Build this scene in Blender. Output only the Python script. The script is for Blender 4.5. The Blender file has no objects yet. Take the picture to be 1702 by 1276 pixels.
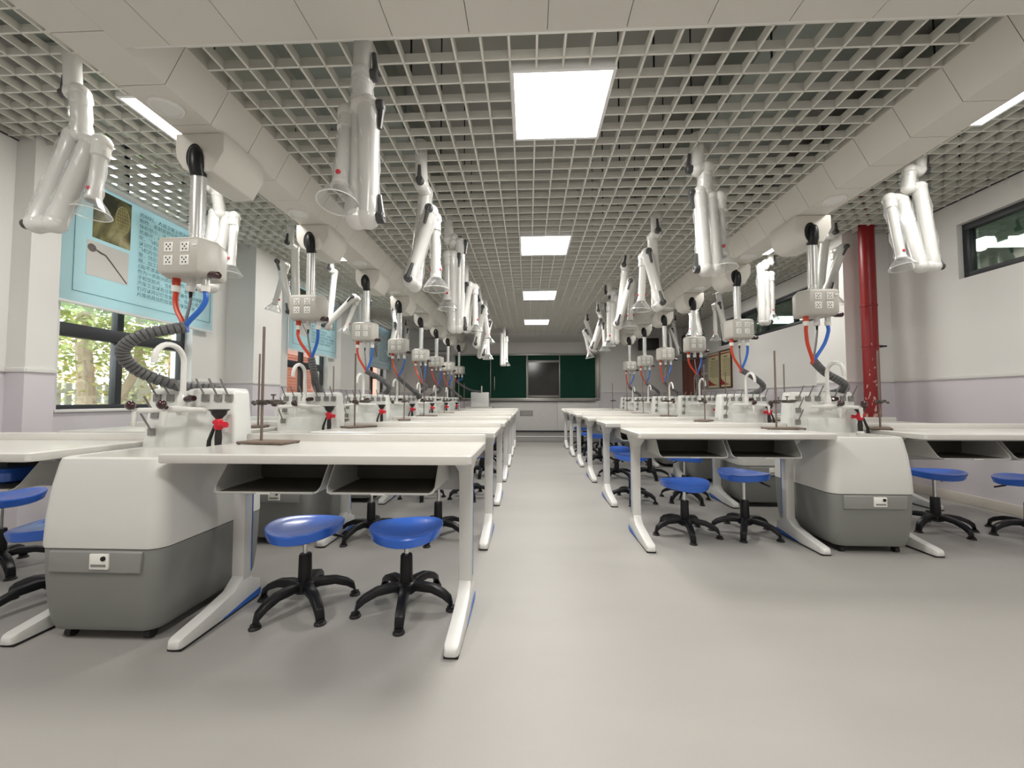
import bpy, bmesh, math, random
from mathutils import Vector, Matrix
random.seed(7)
R = math.radians
scene = bpy.context.scene
col = scene.collection

# ------------------------------------------------------------------ camera, world, exposure
H = 1.18
cam_data = bpy.data.cameras.new('camera')
cam_data.sensor_fit = 'HORIZONTAL'; cam_data.sensor_width = 36.0
cam_data.lens = 650.0 / 1702.0 * 36.0
cam_data.clip_start = 0.05; cam_data.clip_end = 200
cam = bpy.data.objects.new('camera', cam_data); col.objects.link(cam)
cam.location = (0, 0, H)
cam.rotation_euler = (R(90 + 2.379), 0, R(2.377))
scene.camera = cam

world = bpy.data.worlds.new('sky'); scene.world = world; world.use_nodes = True
wn = world.node_tree.nodes; wl = world.node_tree.links
bg = wn['Background']; bg.inputs['Color'].default_value = (0.90, 0.95, 1.0, 1); bg.inputs['Strength'].default_value = 6.0
CENTRE_W, SIDE_W = 44.0, 19.0          # watts of the ceiling light panels
vs = scene.view_settings
vs.view_transform = 'Standard'; vs.look = 'None'; vs.gamma = 1.0; vs.use_curve_mapping = False
vs.exposure = 0.10
scene.cycles.use_denoising = True
scene.cycles.max_bounces = 8; scene.cycles.diffuse_bounces = 4; scene.cycles.glossy_bounces = 3
scene.cycles.transparent_max_bounces = 16
scene.cycles.caustics_reflective = False; scene.cycles.caustics_refractive = False
scene.cycles.sample_clamp_indirect = 6.0

# ------------------------------------------------------------------ materials
def mat(name, c, rough=0.5, metal=0.0, spec=0.5, var=0.0, scale=8.0, bump=0.0, coat=0.0, emit=None, es=1.0):
    m = bpy.data.materials.new(name); m.use_nodes = True
    nt = m.node_tree; b = nt.nodes['Principled BSDF']
    b.inputs['Base Color'].default_value = (*c, 1)
    b.inputs['Roughness'].default_value = rough; b.inputs['Metallic'].default_value = metal
    b.inputs['Specular IOR Level'].default_value = spec
    b.inputs['Coat Weight'].default_value = coat; b.inputs['Coat Roughness'].default_value = 0.08
    if emit:
        b.inputs['Emission Color'].default_value = (*emit, 1); b.inputs['Emission Strength'].default_value = es
    if var or bump:
        tc = nt.nodes.new('ShaderNodeTexCoord'); nz = nt.nodes.new('ShaderNodeTexNoise')
        nz.inputs['Scale'].default_value = scale; nz.inputs['Detail'].default_value = 4
        nt.links.new(tc.outputs['Object'], nz.inputs['Vector'])
        if var:
            mx = nt.nodes.new('ShaderNodeMix'); mx.data_type = 'RGBA'
            mx.inputs['A'].default_value = (*[max(0, v * (1 - var)) for v in c], 1)
            mx.inputs['B'].default_value = (*[min(1, v * (1 + var)) for v in c], 1)
            nt.links.new(nz.outputs['Fac'], mx.inputs['Factor']); nt.links.new(mx.outputs['Result'], b.inputs['Base Color'])
        if bump:
            bp = nt.nodes.new('ShaderNodeBump'); bp.inputs['Strength'].default_value = bump; bp.inputs['Distance'].default_value = 0.01
            nt.links.new(nz.outputs['Fac'], bp.inputs['Height']); nt.links.new(bp.outputs['Normal'], b.inputs['Normal'])
    return m

def clear_mat(name, tint, gloss=0.10, rough=0.05, keep=0.0):
    """thin clear sheet: mostly see-through, with a fresnel sheen"""
    m = bpy.data.materials.new(name); m.use_nodes = True
    nt = m.node_tree; nt.nodes.clear()
    out = nt.nodes.new('ShaderNodeOutputMaterial'); tr = nt.nodes.new('ShaderNodeBsdfTransparent'); tr.inputs['Color'].default_value = (*tint, 1)
    gl = nt.nodes.new('ShaderNodeBsdfGlossy'); gl.inputs['Roughness'].default_value = rough; gl.inputs['Color'].default_value = (1, 1, 1, 1)
    lw = nt.nodes.new('ShaderNodeLayerWeight'); lw.inputs['Blend'].default_value = 0.35
    mr = nt.nodes.new('ShaderNodeMapRange'); mr.inputs['To Min'].default_value = gloss; mr.inputs['To Max'].default_value = min(1, gloss + 0.55)
    mx = nt.nodes.new('ShaderNodeMixShader')
    nt.links.new(lw.outputs['Facing'], mr.inputs['Value']); nt.links.new(mr.outputs['Result'], mx.inputs['Fac'])
    nt.links.new(tr.outputs[0], mx.inputs[1])
    last = gl
    if keep:
        df = nt.nodes.new('ShaderNodeBsdfDiffuse'); df.inputs['Color'].default_value = (0.85, 0.86, 0.85, 1)
        m2 = nt.nodes.new('ShaderNodeMixShader'); m2.inputs['Fac'].default_value = keep
        nt.links.new(gl.outputs[0], m2.inputs[1]); nt.links.new(df.outputs[0], m2.inputs[2]); last = m2
    nt.links.new(last.outputs[0], mx.inputs[2]); nt.links.new(mx.outputs[0], out.inputs['Surface'])
    return m

def wall_mat():
    m = mat('wall_paint', (0.78, 0.77, 0.74), 0.75)
    nt = m.node_tree; b = nt.nodes['Principled BSDF']
    g = nt.nodes.new('ShaderNodeNewGeometry'); s = nt.nodes.new('ShaderNodeSeparateXYZ')
    lt = nt.nodes.new('ShaderNodeMath'); lt.operation = 'LESS_THAN'; lt.inputs[1].default_value = 1.43
    nz = nt.nodes.new('ShaderNodeTexNoise'); nz.inputs['Scale'].default_value = 1.3; nz.inputs['Detail'].default_value = 5
    up = nt.nodes.new('ShaderNodeMix'); up.data_type = 'RGBA'
    up.inputs['A'].default_value = (0.74, 0.73, 0.70, 1); up.inputs['B'].default_value = (0.80, 0.79, 0.765, 1)
    lo = nt.nodes.new('ShaderNodeMix'); lo.data_type = 'RGBA'
    lo.inputs['A'].default_value = (0.66, 0.625, 0.66, 1); lo.inputs['B'].default_value = (0.71, 0.675, 0.705, 1)
    mx = nt.nodes.new('ShaderNodeMix'); mx.data_type = 'RGBA'
    nt.links.new(g.outputs['Position'], s.inputs[0]); nt.links.new(s.outputs['Z'], lt.inputs[0]); nt.links.new(g.outputs['Position'], nz.inputs['Vector'])
    nt.links.new(nz.outputs['Fac'], up.inputs['Factor']); nt.links.new(nz.outputs['Fac'], lo.inputs['Factor'])
    nt.links.new(lt.outputs[0], mx.inputs['Factor']); nt.links.new(up.outputs['Result'], mx.inputs['A']); nt.links.new(lo.outputs['Result'], mx.inputs['B'])
    nt.links.new(mx.outputs['Result'], b.inputs['Base Color'])
    return m

def floor_mat():
    m = mat('vinyl_floor', (0.4, 0.39, 0.37), 0.3, spec=0.35)
    nt = m.node_tree; b = nt.nodes['Principled BSDF']
    tc = nt.nodes.new('ShaderNodeTexCoord'); mp = nt.nodes.new('ShaderNodeMapping'); mp.inputs['Scale'].default_value = (0.5, 1.6, 1)
    nz = nt.nodes.new('ShaderNodeTexNoise'); nz.inputs['Scale'].default_value = 1.2; nz.inputs['Detail'].default_value = 6
    n2 = nt.nodes.new('ShaderNodeTexNoise'); n2.inputs['Scale'].default_value = 260; n2.inputs['Detail'].default_value = 2
    r = nt.nodes.new('ShaderNodeValToRGB'); r.color_ramp.elements[0].position = 0.3; r.color_ramp.elements[1].position = 0.7
    r.color_ramp.elements[0].color = (0.352, 0.338, 0.316, 1); r.color_ramp.elements[1].color = (0.392, 0.376, 0.352, 1)
    mx = nt.nodes.new('ShaderNodeMix'); mx.data_type = 'RGBA'; mx.blend_type = 'MULTIPLY'; mx.inputs['Factor'].default_value = 0.12
    nt.links.new(tc.outputs['Object'], mp.inputs[0]); nt.links.new(mp.outputs[0], nz.inputs['Vector']); nt.links.new(tc.outputs['Object'], n2.inputs['Vector'])
    nt.links.new(nz.outputs['Fac'], r.inputs[0]); nt.links.new(r.outputs[0], mx.inputs['A']); nt.links.new(n2.outputs['Color'], mx.inputs['B'])
    nt.links.new(mx.outputs['Result'], b.inputs['Base Color'])
    rr = nt.nodes.new('ShaderNodeMapRange'); rr.inputs['To Min'].default_value = 0.42; rr.inputs['To Max'].default_value = 0.52
    nt.links.new(nz.outputs['Fac'], rr.inputs[0]); nt.links.new(rr.outputs[0], b.inputs['Roughness'])
    return m

def chip_mat():
    m = mat('red_pipe_paint', (0.24, 0.007, 0.009), 0.35)
    nt = m.node_tree; b = nt.nodes['Principled BSDF']
    tc = nt.nodes.new('ShaderNodeTexCoord'); mp = nt.nodes.new('ShaderNodeMapping'); mp.inputs['Scale'].default_value = (14, 14, 5)
    nz = nt.nodes.new('ShaderNodeTexNoise'); nz.inputs['Scale'].default_value = 2.2; nz.inputs['Detail'].default_value = 5
    sp = nt.nodes.new('ShaderNodeSeparateXYZ')
    mr = nt.nodes.new('ShaderNodeMapRange'); mr.inputs['From Min'].default_value = 0.9; mr.inputs['From Max'].default_value = 2.2
    mr.inputs['To Min'].default_value = 0.10; mr.inputs['To Max'].default_value = -0.10
    ad = nt.nodes.new('ShaderNodeMath'); ad.operation = 'ADD'
    gt = nt.nodes.new('ShaderNodeMath'); gt.operation = 'GREATER_THAN'; gt.inputs[1].default_value = 0.665
    mx = nt.nodes.new('ShaderNodeMix'); mx.data_type = 'RGBA'
    mx.inputs['A'].default_value = (0.24, 0.007, 0.009, 1); mx.inputs['B'].default_value = (0.55, 0.36, 0.30, 1)
    nt.links.new(tc.outputs['Object'], mp.inputs[0]); nt.links.new(mp.outputs[0], nz.inputs['Vector'])
    nt.links.new(tc.outputs['Object'], sp.inputs[0]); nt.links.new(sp.outputs['Z'], mr.inputs[0])
    nt.links.new(nz.outputs['Fac'], ad.inputs[0]); nt.links.new(mr.outputs[0], ad.inputs[1]); nt.links.new(ad.outputs[0], gt.inputs[0])
    nt.links.new(gt.outputs[0], mx.inputs['Factor']); nt.links.new(mx.outputs['Result'], b.inputs['Base Color'])
    return m

def brick_mat():
    m = mat('brick_wall', (0.5, 0.16, 0.1), 0.85)
    nt = m.node_tree; b = nt.nodes['Principled BSDF']
    tc = nt.nodes.new('ShaderNodeTexCoord'); mp = nt.nodes.new('ShaderNodeMapping'); mp.inputs['Rotation'].default_value = (R(90), 0, 0)
    br = nt.nodes.new('ShaderNodeTexBrick'); br.inputs['Scale'].default_value = 3.2
    br.inputs['Color1'].default_value = (0.62, 0.20, 0.12, 1); br.inputs['Color2'].default_value = (0.52, 0.15, 0.09, 1); br.inputs['Mortar'].default_value = (0.6, 0.42, 0.34, 1)
    nt.links.new(tc.outputs['Object'], mp.inputs[0]); nt.links.new(mp.outputs[0], br.inputs['Vector']); nt.links.new(br.outputs['Color'], b.inputs['Base Color'])
    return m

def photo_mat(name, stops, scale, dist=1.0):
    """flat print: blotchy picture on the banner"""
    m = mat(name, (0.3, 0.3, 0.2), 0.6)
    nt = m.node_tree; b = nt.nodes['Principled BSDF']
    tc = nt.nodes.new('ShaderNodeTexCoord'); nz = nt.nodes.new('ShaderNodeTexNoise'); nz.inputs['Scale'].default_value = scale
    nz.inputs['Detail'].default_value = 5; nz.inputs['Distortion'].default_value = dist
    r = nt.nodes.new('ShaderNodeValToRGB'); e = r.color_ramp.elements
    e[0].position = stops[0][0]; e[0].color = (*stops[0][1], 1); e[1].position = stops[-1][0]; e[1].color = (*stops[-1][1], 1)
    for p, c in stops[1:-1]:
        q = e.new(p); q.color = (*c, 1)
    nt.links.new(tc.outputs['Object'], nz.inputs['Vector']); nt.links.new(nz.outputs['Fac'], r.inputs[0]); nt.links.new(r.outputs[0], b.inputs['Base Color'])
    return m

def banner_mat():
    m = mat('banner_cyan', (0.60, 0.80, 0.84), 0.7, var=0.05, scale=1.5)
    nt = m.node_tree; b = nt.nodes['Principled BSDF']; out = nt.nodes['Material Output']
    t = nt.nodes.new('ShaderNodeBsdfTranslucent'); t.inputs['Color'].default_value = (0.70, 0.87, 0.92, 1)
    mx = nt.nodes.new('ShaderNodeMixShader'); mx.inputs['Fac'].default_value = 0.45
    nt.links.new(b.outputs[0], mx.inputs[1]); nt.links.new(t.outputs[0], mx.inputs[2]); nt.links.new(mx.outputs[0], out.inputs['Surface'])
    return m

M = dict(
    wall=wall_mat(), floor=floor_mat(),
    slab=mat('concrete_slab', (0.40, 0.395, 0.36), 0.8, var=0.22, scale=1.2),
    grid=mat('grid_white', (0.70, 0.69, 0.63), 0.55, var=0.03),
    panel=mat('soffit_panel', (0.66, 0.635, 0.575), 0.55, var=0.03, scale=3),
    trim=mat('trim_white', (0.76, 0.75, 0.72), 0.5, var=0.03),
    base=mat('skirting_cream', (0.62, 0.58, 0.51), 0.5, var=0.05),
    frame_alu=mat('dark_window_frame', (0.035, 0.038, 0.042), 0.4, metal=0.2, var=0.1),
    glass=clear_mat('window_glass', (0.97, 0.99, 0.98), 0.03, 0.01),
    glass_dark=clear_mat('tinted_glass', (0.55, 0.66, 0.60), 0.10, 0.01),
    hood=clear_mat('clear_acrylic', (0.985, 0.99, 0.99), 0.05, 0.08, keep=0.30),
    film=clear_mat('plastic_film', (0.98, 0.98, 0.98), 0.05, 0.22, keep=0.6),
    diffuser=mat('light_diffuser', (0.9, 0.9, 0.9), 0.6, emit=(1.0, 0.985, 0.96), es=7.0),
    lamp_frame=mat('lamp_frame', (0.80, 0.80, 0.79), 0.4, var=0.02),
    top=mat('bench_top', (0.70, 0.685, 0.645), 0.28, var=0.02, coat=0.15),
    metal_white=mat('powder_white', (0.68, 0.675, 0.645), 0.38, var=0.02),
    rail=mat('rail_grey', (0.40, 0.40, 0.385), 0.5, var=0.04),
    tray=mat('tray_plastic', (0.50, 0.50, 0.475), 0.35, var=0.04),
    tray_shade=mat('tray_shade_dark', (0.075, 0.068, 0.055), 0.6, var=0.15),  # dark colour stands in for the shade inside the trays
    blue_trim=mat('blue_inlay', (0.03, 0.13, 0.48), 0.4, var=0.05),
    pad=mat('black_pad', (0.015, 0.015, 0.015), 0.6, var=0.1),
    cab_white=mat('cabinet_white', (0.70, 0.695, 0.655), 0.35, var=0.02),
    cab_grey=mat('cabinet_grey', (0.205, 0.21, 0.195), 0.42, var=0.04),
    cab_panel=mat('cabinet_panel_grey', (0.26, 0.265, 0.25), 0.42, var=0.04),
    basin=mat('basin_grey', (0.50, 0.50, 0.48), 0.4, var=0.04),
    rack=mat('rack_white', (0.75, 0.76, 0.725), 0.32, var=0.03, coat=0.2),
    peg=mat('peg_grey', (0.24, 0.235, 0.22), 0.5, var=0.08),
    faucet=mat('faucet_cream', (0.80, 0.79, 0.75), 0.3, var=0.02, coat=0.3),
    knob=mat('knob_dark_red', (0.035, 0.006, 0.008), 0.15, coat=0.6, var=0.2),
    black=mat('black_plastic', (0.009, 0.009, 0.010), 0.36, spec=0.35, var=0.1),
    black_soft=mat('black_rubber', (0.014, 0.013, 0.0125), 0.5, var=0.1),
    red=mat('red_plastic', (0.62, 0.012, 0.03), 0.3, var=0.05),
    red_clip=mat('red_clip', (0.60, 0.02, 0.03), 0.4, var=0.05),
    arm=mat('arm_white', (0.70, 0.695, 0.665), 0.34, var=0.015, coat=0.2),
    arm_joint=mat('joint_white', (0.70, 0.69, 0.66), 0.30, var=0.015, coat=0.2),
    dark=mat('joint_lever_grey', (0.055, 0.055, 0.055), 0.45, var=0.1),
    hole=mat('hole_black', (0.008, 0.008, 0.008), 0.8, var=0.1),
    pole=mat('satin_aluminium', (0.66, 0.66, 0.64), 0.30, metal=0.45, var=0.03),
    box=mat('service_box_grey', (0.52, 0.50, 0.45), 0.42, var=0.02),
    socket=mat('socket_white', (0.84, 0.83, 0.78), 0.35, var=0.02),
    conn=mat('connector_grey', (0.62, 0.62, 0.60), 0.35, var=0.03),
    orange=mat('orange_red_hose', (0.58, 0.055, 0.02), 0.35, var=0.05),
    blue_hose=mat('blue_hose', (0.025, 0.14, 0.55), 0.35, var=0.05),
    cable=mat('grey_cable', (0.22, 0.22, 0.23), 0.45, var=0.05),
    spiral=mat('spiral_wrap_grey', (0.12, 0.12, 0.12), 0.5, var=0.08, scale=30),
    seat=mat('stool_blue', (0.034, 0.150, 0.66), 0.26, var=0.05, coat=0.25),
    chrome=mat('chrome', (0.70, 0.70, 0.70), 0.18, metal=1.0, var=0.02),
    rust=mat('rusty_iron', (0.16, 0.115, 0.085), 0.6, var=0.35, scale=30, bump=0.2),
    rod=mat('tarnished_steel', (0.23, 0.18, 0.15), 0.42, metal=0.6, var=0.2, scale=20),
    iron=mat('dark_iron', (0.09, 0.075, 0.065), 0.45, metal=0.5, var=0.3, scale=40),
    board=mat('chalkboard_green', (0.006, 0.050, 0.030), 0.7, spec=0.2, var=0.10, scale=3),
    alu=mat('aluminium_trim', (0.42, 0.41, 0.38), 0.35, metal=0.6, var=0.04),
    screen=mat('dark_screen', (0.022, 0.019, 0.017), 0.12, var=0.1),
    speaker=mat('speaker_black', (0.012, 0.012, 0.012), 0.6, var=0.15),
    banner=banner_mat(),
    banner_edge=mat('banner_edge_white', (0.76, 0.77, 0.77), 0.6, var=0.02),
    ink=mat('banner_ink', (0.075, 0.19, 0.24), 0.6, var=0.05),
    redpipe=chip_mat(),
    door=mat('door_red_brown', (0.20, 0.045, 0.025), 0.4, var=0.15, scale=5),
    notice_paper=mat('notice_cream', (0.72, 0.66, 0.40), 0.55, var=0.05, scale=4),
    notice_red=mat('notice_red', (0.38, 0.025, 0.02), 0.5, var=0.05),
    notice_frame=mat('notice_frame_brown', (0.10, 0.03, 0.018), 0.4, var=0.15),
    notice_steel=mat('notice_frame_steel', (0.42, 0.36, 0.34), 0.35, metal=0.3, var=0.05),
    notice_text=mat('notice_print', (0.26, 0.21, 0.10), 0.6, var=0.1),
    board_grey=mat('notice_board_grey', (0.33, 0.31, 0.30), 0.5, var=0.05),
    platform=mat('platform_grey', (0.27, 0.26, 0.25), 0.5, var=0.05),
    duct=mat('galvanised_duct', (0.30, 0.33, 0.30), 0.5, metal=0.3, var=0.12, scale=3),
    brick=brick_mat(), bark=mat('bark', (0.42, 0.33, 0.24), 0.9, var=0.3, scale=9, bump=0.6),
    leaf=mat('leaf_green', (0.36, 0.43, 0.13), 0.6, var=0.5, scale=3),
    leaf_pale=mat('leaf_yellow_green', (0.62, 0.58, 0.27), 0.6, var=0.45, scale=3),
    fence=mat('fence_grey_green', (0.50, 0.52, 0.45), 0.6, var=0.15),
    ground=mat('garden_ground', (0.33, 0.33, 0.20), 0.95, var=0.35, scale=2),
    hallway=mat('hallway_green_grey', (0.30, 0.36, 0.31), 0.7, var=0.05),
    photo_dark=photo_mat('print_antenna_photo', [(0.3, (0.012, 0.013, 0.008)), (0.48, (0.05, 0.05, 0.025)), (0.6, (0.22, 0.20, 0.08)), (0.72, (0.5, 0.45, 0.26))], 1.7, 1.5),
    photo_light=mat('print_white_photo', (0.70, 0.69, 0.66), 0.6, var=0.05, scale=1.5),
    print_gold=mat('print_gold', (0.50, 0.44, 0.22), 0.6, var=0.1), print_grey=mat('print_grey', (0.16, 0.14, 0.13), 0.6, var=0.2, scale=12),
)

# ------------------------------------------------------------------ mesh builder
class MB:
    def __init__(s): s.v = []; s.f = []
    def add(s, v, f):
        o = len(s.v); s.v += [tuple(p) for p in v]; s.f += [tuple(i + o for i in q) for q in f]; return s
    def box(s, x0, x1, y0, y1, z0, z1):
        v = [(x, y, z) for z in (z0, z1) for y in (y0, y1) for x in (x0, x1)]
        return s.add(v, [(0, 2, 3, 1), (4, 5, 7, 6), (0, 1, 5, 4), (2, 6, 7, 3), (0, 4, 6, 2), (1, 3, 7, 5)])
    def loft(s, rings, cap=True, closed=True):
        n = len(rings[0]); v = [p for r in rings for p in r]; f = []
        for i in range(len(rings) - 1):
            for j in range(n if closed else n - 1):
                k = (j + 1) % n
                f.append((i * n + j, i * n + k, (i + 1) * n + k, (i + 1) * n + j))
        if cap:
            f.append(tuple(reversed(range(n)))); f.append(tuple(range((len(rings) - 1) * n, len(rings) * n)))
        return s.add(v, f)
    def lathe(s, prof, n=20, c=(0, 0, 0), cap=True):
        return s.loft([[(c[0] + r * math.cos(2 * math.pi * j / n), c[1] + r * math.sin(2 * math.pi * j / n), c[2] + z) for j in range(n)] for r, z in prof], cap)
    def cyl(s, p0, p1, r0, r1=None, n=14, cap=True):
        return s.tube([p0, p1], [r0, r0 if r1 is None else r1], n, cap)
    def tube(s, path, r, n=12, cap=True):
        P = [Vector(p) for p in path]; rs = r if isinstance(r, (list, tuple)) else [r] * len(P)
        t0 = (P[1] - P[0]).normalized(); a = Vector((0, 0, 1)) if abs(t0.z) < 0.9 else Vector((1, 0, 0))
        nrm = t0.cross(a).normalized(); rings = []
        for i, p in enumerate(P):
            t = (P[min(i + 1, len(P) - 1)] - P[max(i - 1, 0)])
            t = t.normalized() if t.length > 1e-9 else t0
            nrm = (nrm - t * nrm.dot(t)).normalized(); b = t.cross(nrm)
            rings.append([p + (nrm * math.cos(2 * math.pi * j / n) + b * math.sin(2 * math.pi * j / n)) * rs[i] for j in range(n)])
        return s.loft(rings, cap)
    def ball(s, c, r, n=12, sq=(1, 1, 1)):
        rings = []
        m = max(6, n // 2)
        for i in range(m + 1):
            a = math.pi * i / m; a = min(max(a, 0.04), math.pi - 0.04)
            rings.append([(c[0] + sq[0] * r * math.sin(a) * math.cos(2 * math.pi * j / n), c[1] + sq[1] * r * math.sin(a) * math.sin(2 * math.pi * j / n), c[2] - sq[2] * r * math.cos(a)) for j in range(n)])
        return s.loft(rings)
    def prism(s, poly, axis, a, b):
        def pt(p, t): return {'x': (t, p[0], p[1]), 'y': (p[0], t, p[1]), 'z': (p[0], p[1], t)}[axis]
        return s.loft([[pt(p, a) for p in poly], [pt(p, b) for p in poly]])
    def mesh(s, name, m, bevel=0.0, seg=2, smooth=True):
        me = bpy.data.meshes.new(name); me.from_pydata(s.v, [], s.f)
        bm = bmesh.new(); bm.from_mesh(me)
        bmesh.ops.recalc_face_normals(bm, faces=bm.faces)
        if bevel:
            ed = [e for e in bm.edges if len(e.link_faces) == 2 and e.calc_face_angle(0) > R(35)]
            bmesh.ops.bevel(bm, geom=ed, offset=bevel, segments=seg, profile=0.5, affect='EDGES', clamp_overlap=True)
        bm.to_mesh(me); bm.free()
        me.materials.append(m)
        if smooth:
            for p in me.polygons: p.use_smooth = True
            me.set_sharp_from_angle(angle=R(38))
        return me
    def build(s, name, m, parent=None, bevel=0.0, seg=2, smooth=True, loc=None, rz=0.0):
        o = bpy.data.objects.new(name, s.mesh(name, m, bevel, seg, smooth)); col.objects.link(o)
        if parent: o.parent = parent
        if loc: o.location = loc
        o.rotation_euler.z = rz
        return o

def bx(name, m, x0, x1, y0, y1, z0, z1, parent=None, bevel=0.0):
    return MB().box(x0, x1, y0, y1, z0, z1).build(name, m, parent, bevel)
def tag(o, label=None, cat=None, group=None, kind=None):
    if label: o['label'] = label
    if cat: o['category'] = cat
    if group: o['group'] = group
    if kind: o['kind'] = kind
    return o
def empty(name, loc=(0, 0, 0), rz=0.0):
    o = bpy.data.objects.new(name, None); col.objects.link(o); o.location = loc; o.rotation_euler.z = rz
    o.empty_display_size = 0.1
    return o
def inst(name, me, parent=None, loc=(0, 0, 0), rz=0.0):
    o = bpy.data.objects.new(name, me); col.objects.link(o); o.parent = parent; o.location = loc; o.rotation_euler.z = rz
    return o
def copy_tree(o, parent=None):
    c = o.copy(); col.objects.link(c); c.parent = parent
    for ch in list(o.children): copy_tree(ch, c)
    return c
def rrect(cx, cy, hx, hy, r, z, n=5):
    r = min(r, hx, hy); pts = []
    for (sx, sy, a0) in ((1, 1, 0), (-1, 1, 90), (-1, -1, 180), (1, -1, 270)):
        for i in range(n + 1):
            a = R(a0 + 90 * i / n)
            pts.append((cx + sx * (hx - r) + r * math.cos(a), cy + sy * (hy - r) + r * math.sin(a), z))
    return pts
def bez(pts, n=8):
    """smooth path through points (Catmull-Rom)"""
    P = [Vector(p) for p in pts]; P = [P[0] * 2 - P[1]] + P + [P[-1] * 2 - P[-2]]; out = []
    for i in range(1, len(P) - 2):
        a, b, c, d = P[i - 1], P[i], P[i + 1], P[i + 2]
        for k in range(n):
            t = k / n
            out.append(0.5 * ((2 * b) + (c - a) * t + (2 * a - 5 * b + 4 * c - d) * t * t + (3 * b - a - 3 * c + d) * t ** 3))
    out.append(P[-2]); return out

ORD = ['first', 'second', 'third', 'fourth', 'fifth', 'sixth', 'seventh']
XL, XR, YB, YR = -4.55, 5.0, 12.8, -2.4       # wall planes: left, right, back, rear (behind the viewer)
ZC, ZS, ZT = 3.08, 3.49, 4.40                # centre grid, side grids, slab
AX = 0.32                                    # centre line of the aisle

# ------------------------------------------------------------------ floor, slab, walls
tag(bx('floor', M['floor'], XL - .3, XR + .3, YR - .2, YB + .3, -.1, 0), kind='structure')
ceiling = tag(bx('ceiling', M['slab'], XL - .3, XR + .3, YR - .2, YB + .3, ZT, ZT + .15), kind='structure')
pl = tag(bx('platform', M['platform'], XL, XR, 11.1, YB, 0, .15, bevel=.006), 'grey raised teaching platform in front of the green chalkboard', 'platform', kind='structure')
bx('nosing', M['trim'], XL, XR, 11.085, 11.16, .148, .162, pl, .003)

WIN = [(3.59, 5.09), (7.19, 8.69), (10.82, 12.32)]
SILL, WTOP = 1.09, 4.20
w = MB().box(XL - .3, XL, YR - .2, YB + .3, 0, SILL).box(XL - .3, XL, YR - .2, YB + .3, WTOP, ZT)
ys = [YR - .2] + [y for p in WIN for y in p] + [YB + .3]
for i in range(0, len(ys), 2): w.box(XL - .3, XL, ys[i], ys[i + 1], SILL, WTOP)
tag(w.build('wall_left', M['wall'], smooth=False), kind='structure')
RW = [(1.4, 4.70), (6.6, 10.42)]
RZ0, RZ1 = 2.58, 3.22
w = MB().box(XR, XR + .24, YR - .2, YB + .3, 0, RZ0).box(XR, XR + .24, YR - .2, YB + .3, RZ1, ZT)
ys = [YR - .2] + [y for p in RW for y in p] + [YB + .3]
for i in range(0, len(ys), 2): w.box(XR, XR + .24, ys[i], ys[i + 1], RZ0, RZ1)
tag(w.build('wall_right', M['wall'], smooth=False), kind='structure')
COLS = [(XL, -4.37, 3.21, 3.43), (XL, -4.11, 5.67, 6.31), (XL, -4.11, 9.29, 9.93), (4.38, XR, 5.56, 6.12)]
for a, b, c, d in COLS: tag(bx('wall_column', M['wall'], a, b, c, d, 0, ZT), kind='structure')
tag(bx('wall_back', M['wall'], XL - .3, XR + .3, YB, YB + .3, 0, ZT), kind='structure')
tag(bx('wall_rear', M['wall'], XL - .3, XR + .3, YR - .3, YR, 0, ZT), kind='structure')
# moulding between the two wall colours and skirtings
n_tr = 0
def trim(x0, x1, y0, y1, z0=1.425, z1=1.465, m='trim'):
    global n_tr; n_tr += 1
    return tag(bx('trim_%d' % n_tr, M[m], x0, x1, y0, y1, z0, z1, bevel=.006), kind='structure')
for a, b in ((YR, 3.21), (3.43, 3.57), (5.11, 5.67), (6.31, 7.17), (8.71, 9.29), (9.93, 10.80), (12.34, YB)): trim(XL, XL + .018, a, b)
for x0, x1, y0, y1 in COLS[:3]:
    trim(x0, x1 + .018, y0 - .018, y0); trim(x1, x1 + .018, y0, y1)
trim(XR - .018, XR, YR, 5.56); trim(XR - .018, XR, 6.12, 11.3)
trim(4.38 - .018, XR, 5.542, 5.56); trim(4.38 - .018, 4.38, 5.56, 6.12)
trim(XL, -2.62, YB - .018, YB); trim(2.45, XR, YB - .018, YB)
tag(bx('baseboard_right', M['base'], XR - .02, XR, YR, YB, 0, .11, bevel=.004), kind='structure')
tag(bx('baseboard_left', M['base'], XL, XL + .02, YR, YB, 0, .11, bevel=.004), kind='structure')
tag(bx('baseboard_back', M['frame_alu'], XL, XR, YB - .02, YB, .15, .20, bevel=.004), kind='structure')

# ------------------------------------------------------------------ grid ceilings (each bar a piece of the ceiling)
def bars(x0, x1, y0, y1, z, xs, ys_):
    ml = MB().box(-.006, .006, 0, y1 - y0, 0, .052).mesh('grid_bar', M['grid'], smooth=False)
    mt = MB().box(0, x1 - x0, -.006, .006, 0, .0515).mesh('grid_bar', M['grid'], smooth=False)
    for x in xs: inst('grid_bar', ml, ceiling, (x, y0, z))
    for y in ys_: inst('grid_bar', mt, ceiling, (x0, y, z))
def steps(a0, lo, hi, d=.15):
    k = math.ceil((lo - a0) / d); out = []
    while a0 + k * d <= hi + 1e-6: out.append(a0 + k * d); k += 1
    return out
bars(-1.86, 2.39, 1.76, 11.24, ZC, steps(-.10, -1.84, 2.38), steps(3.005, 1.8, 11.2))
bars(XL, -2.31, 1.30, 12.8, ZS, steps(-4.54, XL, -2.32), steps(3.289, 1.6, 12.75))
bars(2.84, XR, 1.30, 12.8, ZS, steps(2.85, 2.84, XR), steps(3.289, 1.6, 12.75))
# edge strips where the side grids meet the walls
for nm, x in (('l', XL), ('r', XR - .02)): trim(x, x + .02, 1.3, YB, ZS - .002, ZS + .010, 'frame_alu')

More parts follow.
